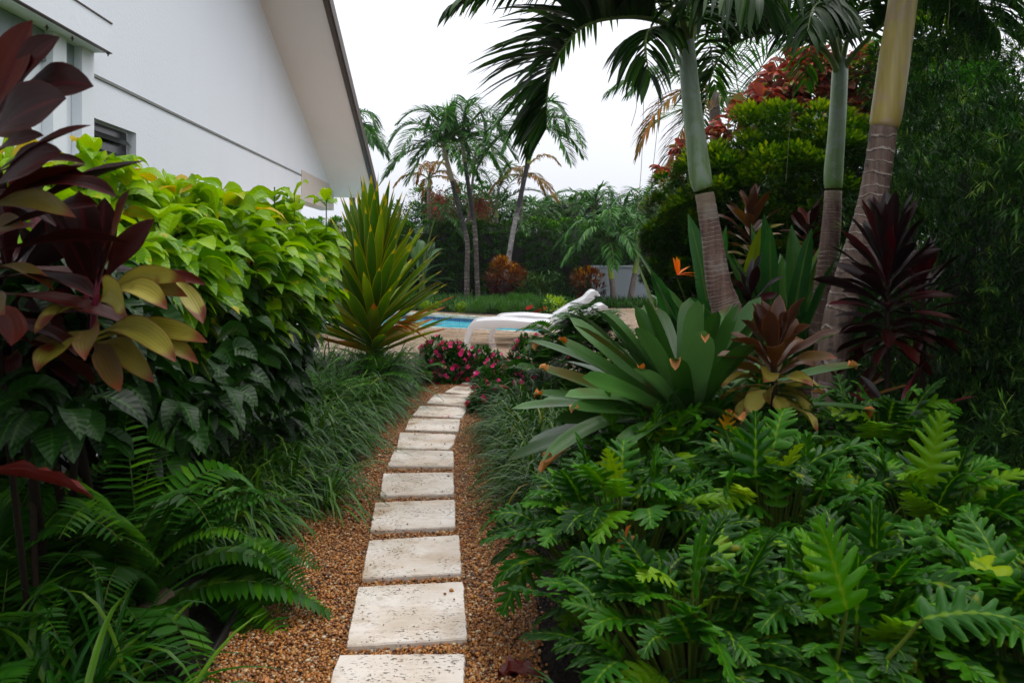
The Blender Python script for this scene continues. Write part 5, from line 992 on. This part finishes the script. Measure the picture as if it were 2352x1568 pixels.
tuft_field(m, grid_roots(bR, lambda y: bR(y)+1.25, 4.15, 7.3, .145), 32, .54, .0135, 1.9, el=(.55, 1.35), seg=8, lean=PI+.3)
solo('liriope_border', m, M['liriope'], 'dense arching dark lilyturf border on the right edge of the path', 'lilyturf', kind='stuff')
# philodendrons
def xan(label, X, Y, n, H, R, L=.25, light=0.):
    t = thing('split_leaf_philodendron', label, 'philodendron', (X, Y, 0), 'lobed philodendron plants filling the lower right'); az = np.arange(n)*GA+rng.normal(0, .3, n); f = (np.arange(n)+.5)/n
    rad = R*np.sqrt(f)*rng.uniform(.75, 1.1, n); zt = H*(1-.42*f)*rng.uniform(.82, 1.12, n); tip = np.c_[X+np.cos(az)*rad, Y+np.sin(az)*rad, zt]; root = np.c_[X+np.cos(az)*rad*.15, Y+np.sin(az)*rad*.15, np.full(n, .02)]
    mid = root*.45+tip*.55+np.c_[0*az, 0*az, zt*.10]; m = MB(); k = np.linspace(0, 1, 7)[None, :, None]; crv = (1-k)**2*root[:, None]+2*k*(1-k)*mid[:, None]+k**2*tip[:, None]
    tubes(m, crv, .0045, 5); part('stem', m, M['stem_green'], t); m = MB(); el = .95-1.0*f+rng.normal(0, .35, n)
    LL = L*rng.uniform(.6, 1.05, n); lobed(m, tip, dirv(az+rng.normal(0, .45, n), el), LL, LL*rng.uniform(.66, .85, n), rng.uniform(.5, 1.3, n), roll=rng.normal(0, .38, n), lobes=6, rnd=np.clip(rng.random(n)**1.3*.97+light, 0, 1)); part('foliage', m, M['xanadu'], t)
    return t
XP = [(.62, 3.55, 'lobed philodendron directly below the giant bromeliad'), (1.15, 3.75, 'lobed philodendron under the yellow-leaved cordyline'), (1.72, 3.7, 'lobed philodendron at the back of the patch, below the maroon cordyline'),
      (.42, 2.95, 'lobed philodendron at the edge of the gravel path'), (.98, 3.0, 'lobed philodendron in the middle of the patch, around the brown curled leaf'), (1.55, 2.95, 'lobed philodendron with long pale bare leaf stalks to its right'),
      (.52, 2.32, 'lobed philodendron nearest the path at the bottom of the picture'), (.98, 2.3, 'lobed philodendron at bottom centre-right, around the big light yellow-green leaf'), (1.42, 2.25, 'lobed philodendron in the bottom right corner with broad bright leaves')]
for i, (x, y, l) in enumerate(XP): xan(l, x, y, 135, (.60, .62, .62, .54, .60, .52, .44, .46, .46)[i], .38, (.24, .24, .25, .22, .24, .24, .21, .23, .26)[i])
def hero_leaf(label, path, base, D, L, W, mat, nm='philodendron_leaf', rnd=.86, droop=.5, roll=0.):
    t = thing(nm, label, 'leaf', np.asarray(path[0]), 'single standout philodendron leaves'); m = MB(); q = smooth_path(path, 6); tubes(m, q, np.linspace(.006, .004, len(q)), 8); part('stalk', m, M['stem_green'], t)
    m = MB(); lobed(m, np.array([base]), np.array([D]), L, W, droop, lobes=7, rnd=rnd, roll=facing(np.array(D, float), .6)+roll); part('blade', m, mat, t)
a = at(2125, 1108, 2.9); hero_leaf('tall pale green lobed leaf standing up beside the yew hedge', [at(1960, 1330, 2.9), at(2030, 1210, 2.9), a], a, (.18, -.1, 1), .27, .20, M['xanadu'], rnd=.88, droop=.1, roll=.3)
a = at(2090, 1235, 2.7); hero_leaf('long-stalked lobed leaf reaching right towards the yew hedge', [at(1900, 1300, 2.7), at(1990, 1265, 2.7), a], a, (1, -.2, .2), .26, .16, M['xanadu'], rnd=.6, droop=.5)
a = at(1945, 1400, 2.0); hero_leaf('large yellow-green lobed leaf pointing up with a maroon tip', [at(1900, 1600, 2.1), at(1930, 1480, 2.05), a], a, (-.28, -.15, .9), .27, .19, M['xanadu'], rnd=.8, droop=.35)
a = at(2120, 1420, 1.9); hero_leaf('broad bright lobed leaf running out of the right edge', [at(1960, 1600, 2.0), at(2050, 1500, 1.95), a], a, (1, -.1, .30), .24, .15, M['xanadu'], rnd=.45, droop=.7, roll=.3)
a = at(1660, 1045, 3.35); hero_leaf('bright orange-yellow dying lobed leaf above the philodendrons', [at(1655, 1200, 3.4), at(1662, 1110, 3.35), a], a, (.10, -.1, 1), .20, .12, M['xyellow'], nm='yellow_leaf', droop=.2)
m = MB(); a = at(1432, 1285, 2.6); ribbons(m, np.stack([a, a]), nrm([[.12, 0, 1], [.3, .1, .8]]), [.12, .10], .035, .8, 8, 'lance', .8, wave=.6, cross=5, roll=.6); solo('dead_leaf', m, M['dead_tip'], 'curled brown dead leaf caught among the philodendrons', 'dead leaf', base=a, group='dead leaves')
m = MB(); a = at(1140, 1560, 2.45); ribbons(m, np.repeat(a[None], 3, 0), nrm([[.8, 0, .35], [.5, .3, .25], [.2, -.1, .2]]), [.16, .14, .12], .07, .9, 8, 'leaf', .5, wave=.4, cross=5); solo('dead_leaf', m, M['dead_red'], 'dark red dead leaf at the gravel edge, bottom centre', 'dead leaf', base=a, group='dead leaves')
# strap leaves that rise in front
t = thing('strap_grass_clump', 'clump of long green strap leaves at the path edge, bottom centre', 'grass clump', (.30, 2.1, 0), 'long grass clumps nearest the viewer'); m = MB(); n = 46
blades(m, np.c_[rng.normal(.30, .05, n), rng.normal(2.1, .06, n), np.zeros(n)], .42, .014, (.5, 1.4), 1.5, 9, cross=3, fold=.3); part('foliage', m, M['daylily'], t)
# ---------------------------------------------------------------- left-hand side of the garden
bL = lambda y: np.interp(y, [3.0, 3.6, 4.2, 5.0, 6.0, 7.0, 8.0, 9.2], [-1.40, -1.36, -1.30, -1.24, -1.20, -1.20, -1.20, -1.18])
m = MB(); rts = grid_roots(lambda y: bL(y)-1.3, bL, 4.9, 9.0, .145); tuft_field(m, rts, 32, .68, .015, 2.0, el=(.55, 1.35), seg=8, lean=-.3)
solo('liriope_border', m, M['liriope'], 'dense arching dark lilyturf border on the left edge of the path', 'lilyturf', kind='stuff')
def spikes(t, b, n, L=.4):
    for i in range(n):
        az = rng.uniform(-1.2, .9); e_ = rng.uniform(.5, 1.2); _, p, _, _, _ = frames(np.asarray(b)+[rng.normal(0, .08), rng.normal(0, .08), .02], dirv(np.array(az), np.array(e_)), L*rng.uniform(.8, 1.15), 1.2, 10); p = p[0]; m = MB(); tubes(m, p, .002, 4)
        K = 60; u = rng.uniform(4.5, 10, K); q = np.stack([np.interp(u, np.arange(11), p[:, j]) for j in range(3)], 1)+rng.normal(0, .004, (K, 3)); pebbles(m, q[:, :2], q[:, 2], .006); part('flower_spike', m, M['petal_lilac'], t)
for (x, y, l, sc, nsp) in ((-1.36, 4.55, 'lilyturf clump with lilac flower spikes spilling towards the third stone', 1.0, 4), (-1.52, 4.05, 'nearest lilyturf clump beside the big fern', .95, 4), (-1.80, 4.5, 'lilyturf clump in the shade under the chartreuse shrub', 1.0, 0), (-1.75, 3.7, 'lilyturf clump hidden behind the big fern', .9, 0)):
    t = thing('liriope_clump', l, 'lilyturf clump', (x, y, 0), 'arching lilyturf clumps on the left'); m = MB(); r = np.array([x, y])+rng.normal(0, .14, (12, 2)); tuft_field(m, r, 32, .56*sc, .014, 1.8, el=(.5, 1.35), lean=-.3, seg=8, cross=3, fold=.3); part('foliage', m, M['liriope'], t); spikes(t, (x, y, 0), nsp)
m = MB(); n = 46; pq = [gp(x, y, .016) for x, y in zip(rng.uniform(500, 1200, n*3), 880+700*rng.random(n*3)**1.2)]; pq = np.array([p for p in pq if inpoly(np.array([p[0]]), np.array([p[1]]), PATHP)[0]][:n])
ribbons(m, pq, dirv(rng.random(len(pq))*6.28, .12), rng.uniform(.02, .05, len(pq)), .014, .5, 4, 'leaf', .4); solo('leaf_litter', m, M['dead_tip'], 'small dry brown leaves scattered over the gravel path', 'leaf litter', kind='stuff')
# ferns
def fern(label, X, Y, n, L, W, el=(.3, 1.35), z=.04, droop=1.25, az=None, pn=30, pd=.35):
    t = thing('sword_fern', label, 'fern', (X, Y, 0), 'sword ferns'); 
    m = MB(); fern_fronds(m, np.array([X, Y, z]), n, L, W, el, az, droop, pn, pd=pd); part('foliage', m, [M['fern'], M['stem_green']], t); return t
fern('big sword fern nearest the viewer, fronds arching to the gravel', -1.42, 2.95, 34, .84, .145, el=(.4, 1.4))
fern('sword fern at the left edge, its fronds half in shade', -1.80, 2.70, 30, .84, .14, el=(.4, 1.4))
fern('sword fern drooping over the black edging strip', -1.22, 3.25, 15, .55, .10, el=(.2, 1.1), droop=1.5, az=-.6)
fern('sword fern in the bottom left corner behind the long grass', -1.55, 2.35, 16, .62, .12)
fern('upright sword fern just left of the sword-leaved plant', -1.62, 6.3, 22, .78, .09, el=(.8, 1.45), droop=.9)
fern('sword fern between the chartreuse shrub and the pool glimpse', -2.1, 7.2, 18, .8, .10, el=(.8, 1.45), droop=.9)
fern('sword fern with fronds lying over the lilyturf by the sword leaves', -1.22, 7.3, 16, .62, .09, el=(.3, 1.2), z=.25)
fern('small bright sword fern between the lilyturf and the pink flowers', -.98, 8.6, 10, .4, .07, el=(.4, 1.2), z=.1)
fern('sword fern in deep shade behind the nearest big fern', -2.0, 3.1, 22, .85, .13)
fern('sword fern below the red-stemmed cordyline', -1.65, 2.75, 20, .72, .13, el=(.5, 1.4))
# long grass at the bottom left
for (x, y, n, l) in ((-1.28, 2.25, 70, 'long green grass clump, bottom left, bending over the dark soil'), (-1.62, 2.15, 50, 'long green grass clump in the bottom left corner'), (-1.05, 1.95, 26, 'small long grass clump by the black edging, cut by the picture bottom')):
    t = thing('long_grass_clump', l, 'grass clump', (x, y, 0), 'long grass clumps nearest the viewer'); m = MB(); n = int(n*1.7); blades(m, np.c_[rng.normal(x, .09, n), rng.normal(y, .09, n), np.zeros(n)], .62, .017, (.6, 1.45), 1.5, 10, cross=3, fold=.35); part('foliage', m, M['daylily'], t)
# chartreuse shrub
t = thing('chartreuse_shrub', 'large chartreuse shrub with broad drooping leaves against the white house', 'shrub', (-1.95, 4.1, 0))
m = MB(); ml = MB()
for c, r, n, K in (((-2.12, 3.5, 1.24), (.66, .75, .46), 1000, 60), ((-1.86, 4.35, 1.20), (.62, .75, .44), 1000, 60), ((-1.74, 4.95, 1.24), (.52, .5, .42), 760, 44)):
    P, o, w_ = blob_pts(c, r, n, K, .24, -.55, fill=.1); hz = (P[:, 2]-.8)/1.0  # tone follows height: young chartreuse tops, shade below put into the leaf colour
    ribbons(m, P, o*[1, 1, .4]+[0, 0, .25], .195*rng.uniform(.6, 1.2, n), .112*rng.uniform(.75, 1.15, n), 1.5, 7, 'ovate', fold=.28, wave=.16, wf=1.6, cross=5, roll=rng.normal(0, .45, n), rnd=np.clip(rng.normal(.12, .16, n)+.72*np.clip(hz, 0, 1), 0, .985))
for i in range(44):                              # loose shoots standing out of the top
    u = rng.random(); c = np.array([np.interp(u, [0, 1], [-2.25, -1.62])+rng.normal(0, .22), np.interp(u, [0, 1], [3.1, 5.1]), rng.uniform(1.58, 1.76)+.06*(1-u)]); k = rng.integers(5, 9)
    tubes(m, np.stack([c-[0, 0, .3], c-[0, 0, .1], c]), .004, 5); ribbons(m, np.repeat(c[None], k, 0)-np.c_[np.zeros((k, 2)), rng.uniform(0, .1, k)], dirv(np.arange(k)*GA+rng.random()*6, rng.uniform(.2, 1.2, k)), .16*rng.uniform(.6, 1.2, k), .08*rng.uniform(.8, 1.2, k), 1.3, 7, 'ovate', fold=.32, wave=.25, wf=1.6, cross=5, roll=rng.normal(0, .4, k), rnd=rng.uniform(.6, .97, k))
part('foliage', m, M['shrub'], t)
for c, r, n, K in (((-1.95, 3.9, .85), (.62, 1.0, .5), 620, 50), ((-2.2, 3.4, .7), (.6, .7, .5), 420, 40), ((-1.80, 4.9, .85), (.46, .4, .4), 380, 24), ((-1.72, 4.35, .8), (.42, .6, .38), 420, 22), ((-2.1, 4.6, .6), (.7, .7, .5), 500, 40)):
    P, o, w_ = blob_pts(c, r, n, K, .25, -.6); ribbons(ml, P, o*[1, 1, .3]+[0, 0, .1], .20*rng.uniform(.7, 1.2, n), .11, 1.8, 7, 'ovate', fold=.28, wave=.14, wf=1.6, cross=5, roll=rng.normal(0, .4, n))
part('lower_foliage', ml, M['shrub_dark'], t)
for (x, y, d, L, W, D) in ((632, 622, 4.35, .19, .15, (.12, -.6, -.45)), (716, 598, 4.75, .20, .12, (.05, -.4, -.9)), (575, 590, 4.3, .14, .08, (.3, -.5, -.5))):
    m = MB(); ribbons(m, at(x, y, d)[None], nrm([D]), L, W, .5, 9, 'ovate', .2, wave=.1, cross=5, roll=.5); part('old_leaf', m, M['orange_leaf'], t, label='large old orange leaf')
m = MB()
for i in range(22):
    a = i*GA; rr = .12+.028*i; s2 = stem_tube([(-1.95+rng.normal(0, .1), 4.1+rng.normal(0, .35), 0), (-1.95+rr*.5*math.cos(a), 4.1+rr*math.sin(a), .6), (-1.95+rr*.8*math.cos(a), 4.1+rr*1.6*math.sin(a), 1.35)], .014, .007, 6); m.add(np.concatenate(s2.v), q=np.concatenate(s2.q))
part('stem', m, M['stem_brown'], t)
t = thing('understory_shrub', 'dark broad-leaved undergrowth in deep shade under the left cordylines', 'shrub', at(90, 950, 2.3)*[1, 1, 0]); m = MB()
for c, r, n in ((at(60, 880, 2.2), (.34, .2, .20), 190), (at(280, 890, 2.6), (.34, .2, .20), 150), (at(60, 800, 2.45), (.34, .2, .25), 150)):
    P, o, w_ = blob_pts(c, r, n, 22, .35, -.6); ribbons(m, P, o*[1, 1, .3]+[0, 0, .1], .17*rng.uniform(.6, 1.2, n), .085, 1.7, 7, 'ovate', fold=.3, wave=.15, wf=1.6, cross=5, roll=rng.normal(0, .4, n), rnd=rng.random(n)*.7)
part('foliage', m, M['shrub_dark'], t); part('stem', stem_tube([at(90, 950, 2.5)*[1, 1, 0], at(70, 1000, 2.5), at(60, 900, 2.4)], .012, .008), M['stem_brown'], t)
# sword-leaved plant
b = at(856, 715, 7.9); t = thing('sword_leaf_plant', 'tall fan of stiff yellow-edged sword leaves beside the pool', 'plant', b*[1, 1, 0]); LL = []
n = 140
for i in range(n):
    f = (i/(n-1)); az = i*GA; e_ = 1.5-1.2*f**1.0+rng.normal(0, .05); P = b+[0, 0, .32-.75*f]+dirv(np.array(az), np.array(0.))*.04; m = MB()
    ribbons(m, P[None], dirv(np.array([az]), np.array([e_])), (1.02-.2*f)*rng.uniform(.85, 1.08), .108*rng.uniform(.85, 1.1), .10, 8, 'sword', fold=.45, cross=5, roll=rng.normal(0, .2)); part('leaf', m, M['sword'] if f < .76 or rng.random() < .3 else M['sword_old'], t)
part('stem', stem_tube([b*[1, 1, 0], b*[1, 1, .6], b+[0, 0, .3]], .08, .05, 12), M['stem_brown'], t)
t2 = thing('dry_leaf_bundle', 'bundle of dry grey-brown leaves under the sword-leaved plant', 'dry leaves', at(905, 745, 7.7)); m = MB(); c = at(905, 745, 7.7)
ribbons(m, np.repeat(c[None], 9, 0)+rng.normal(0, .03, (9, 3)), nrm(np.c_[rng.uniform(.4, 1, 9), rng.uniform(-.5, .2, 9), rng.uniform(-.5, .3, 9)]), rng.uniform(.2, .36, 9), .035, .4, 7, 'lance', .9, cross=5, wave=.3); part('leaves', m, M['dead_tip'], t2)
# near cordylines on the left
def leafpt(t, b, e, w, dr, mat, rn=.5, roll=-.8, wave=.16, nm='leaf'):
    b = at(*b); e = at(*e); c = e-b; l = np.linalg.norm(c); m = MB(); D = nrm((c+ZV*dr*.42*l)[None])
    ribbons(m, b[None], D, l*(1.03+.05*dr), w*1.22, dr, 14, 'cord', .4, wave=wave, wf=1.3, cross=5, roll=facing(D[0], .8)+rng.normal(0, .25), curl=rng.normal(0, .3), rnd=rn); part(nm, m, mat, t)
b1 = cordyline('dark maroon cordyline at the upper left edge, leaves crossing the white wall', -40, 480, 1.75, 26, .36, .08, .3, (M['cord_dark'], M['cord_dark']), el=(.55, -.45), drp=.5, split=.8, wave=.14, stem_r=.008, fold=.4, lean=(.25, -.55))
D_, O_ = M['cord_dark'], M['cord_old']
for (b, e, w, dr, mt, rn) in (((-30, 300, 1.72), (70, 56, 1.66), .078, .2, D_, .97), ((-20, 300, 1.75), (126, 84, 1.62), .064, .5, D_, .85), ((5, 250, 1.8), (163, 168, 1.66), .042, .5, D_, .5), ((20, 235, 1.75), (206, 196, 1.6), .064, .5, D_, .7), ((-30, 320, 1.7), (144, 226, 1.55), .082, .35, D_, .6),
    ((-40, 420, 1.75), (199, 290, 1.6), .034, .25, D_, .9), ((-40, 370, 1.75), (95, 312, 1.65), .036, .3, D_, .9), ((-50, 470, 1.75), (134, 352, 1.6), .078, .2, D_, .65), ((20, 440, 1.8), (190, 404, 1.68), .034, .5, D_, .6), ((0, 450, 1.75), (256, 448, 1.6), .05, .55, D_, .45), ((-10, 400, 1.8), (188, 372, 1.75), .03, .6, D_, .6),
    ((-30, 480, 1.75), (166, 494, 1.6), .036, .7, O_, .5), ((-40, 300, 1.8), (72, 300, 1.7), .06, .7, O_, .1), ((-50, 560, 1.8), (50, 512, 1.7), .04, .6, O_, .3), ((-40, 620, 1.8), (115, 665, 1.7), .034, .8, O_, .4), ((-30, 700, 1.8), (10, 720, 1.7), .05, .6, O_, .4), ((-40, 440, 1.8), (120, 520, 1.75), .06, .6, D_, .3)):
    leafpt(b1, b, e, w, dr, mt, rn)
b2 = thing('cordyline', 'red-stemmed cordyline on the left, maroon upright top over drooping olive-yellow leaves', 'cordyline', at(150, 700, 2.6)*[1, 1, 0], 'broad-leaved cordylines')
part('stem', stem_tube([at(150, 700, 2.9)*[1, 1, 0], at(180, 900, 2.6), at(208, 760, 2.1), at(214, 640, 2.0)], .014, .010, 8), M['stem_brown'], b2)
part('stalk', stem_tube([at(213, 780, 2.04), at(218, 700, 1.985), at(226, 640, 1.98), at(240, 570, 1.98)], .009, .005, 8), M['red_stem'], b2)
part('stalk', stem_tube([at(210, 720, 2.0), at(196, 670, 1.98), at(186, 630, 1.98)], .006, .004, 8), M['red_stem'], b2)
U = M['cord_dark']
for (b, e, w, dr, mt, rn) in (((226, 660, 2.0), (296, 442, 1.95), .062, .05, U, .97), ((218, 660, 2.0), (182, 445, 2.0), .070, .05, U, .45), ((226, 665, 2.0), (350, 508, 1.9), .055, .2, U, .9), ((214, 665, 2.0), (118, 478, 1.95), .055, .2, U, .2), ((212, 665, 2.0), (152, 540, 1.9), .05, .2, U, .3), ((220, 660, 2.1), (240, 460, 2.1), .06, .05, U, .4), ((222, 665, 1.98), (262, 540, 1.85), .045, .1, U, .2),
    ((222, 690, 2.0), (417, 630, 1.9), .040, .8, O_, .9), ((222, 700, 2.0), (380, 690, 1.85), .048, 1.1, O_, .95), ((230, 700, 1.95), (292, 702, 1.75), .060, 1.3, O_, .98), ((222, 700, 2.0), (424, 662, 1.95), .04, 1.0, O_, .45), ((230, 690, 2.05), (462, 640, 2.0), .040, .8, U, .9), ((215, 710, 2.0), (86, 768, 1.85), .052, 1.2, O_, .9),
    ((215, 760, 2.0), (96, 860, 1.85), .058, 1.1, O_, .7), ((220, 780, 2.0), (466, 778, 1.9), .042, .7, O_, .7), ((222, 770, 2.0), (400, 822, 1.85), .050, 1.2, O_, .85), ((222, 765, 2.0), (446, 832, 1.9), .044, .9, O_, .6), ((215, 790, 2.0), (272, 902, 1.85), .050, .9, O_, .3), ((222, 790, 2.0), (348, 880, 1.85), .052, 1.0, O_, .55), ((212, 770, 1.95), (196, 820, 1.75), .050, 1.2, O_, .4), ((400, 640, 2.3), (462, 742, 2.2), .045, .6, O_, .8), ((205, 720, 2.1), (60, 700, 2.1), .05, .8, U, .3), ((205, 780, 2.1), (20, 830, 2.1), .05, .8, O_, .2)):
    leafpt(b2, b, e, w, dr, mt, rn, wave=.24)
cordyline('shadowed cordyline behind the red-stemmed one, bottom leaves yellow', 40, 680, 2.4, 16, .28, .07, .15, (M['cord_dull'], M['cord_old']), el=(.8, -.4), drp=.9, split=.6, wave=.2, lean=(.1, -.5))
cordyline('dark leafy cordyline filling the shade at the far left edge', 10, 540, 2.1, 40, .32, .075, .4, (M['cord_dull'], M['cord_dark']), el=(1.2, -.2), drp=.5, split=.7, wave=.2, lean=(.2, -.5))
cordyline('dark cordyline between the left edge and the red-stemmed plant, low in the shade', 110, 640, 2.5, 34, .30, .07, .3, (M['cord_dull'], M['cord_old']), el=(1.1, -.2), drp=.6, split=.85, wave=.2, lean=(.1, -.5))
m = MB(); a = at(-30, 1085, 1.55); ribbons(m, a[None], nrm([[1, -.1, -.05]]), .23, .05, .35, 12, 'lance', .9, wave=.25, cross=5, roll=.5); solo('dead_leaf', m, M['dead_red'], 'dark red-brown dead leaf lying across the ferns at the left edge', 'dead leaf', base=a, group='dead leaves')
m = stem_tube([at(-60, 960, 2.6), at(60, 905, 2.7), at(150, 872, 2.9), at(230, 850, 3.1)], .012, .007, 8); solo('bare_branch', m, M['bark'], 'bare dark branch low behind the left cordyline', 'branch', base=at(60, 905, 2.7))
# ---------------------------------------------------------------- rainy air
s_ = NT('rain_haze'); vv = s_.n('ShaderNodeVolumePrincipled'); vv.inputs['Color'].default_value = (.93, .95, 1, 1); vv.inputs['Density'].default_value = .0005; s_.l(vv.outputs[0], s_.out.inputs['Volume'])
m = MB(); box(m, (0, 18, 5), (70, 60, 12.2)); solo('haze', m, s_.m, 'faint rainy haze filling the garden air', 'haze', kind='stuff', smooth=False)
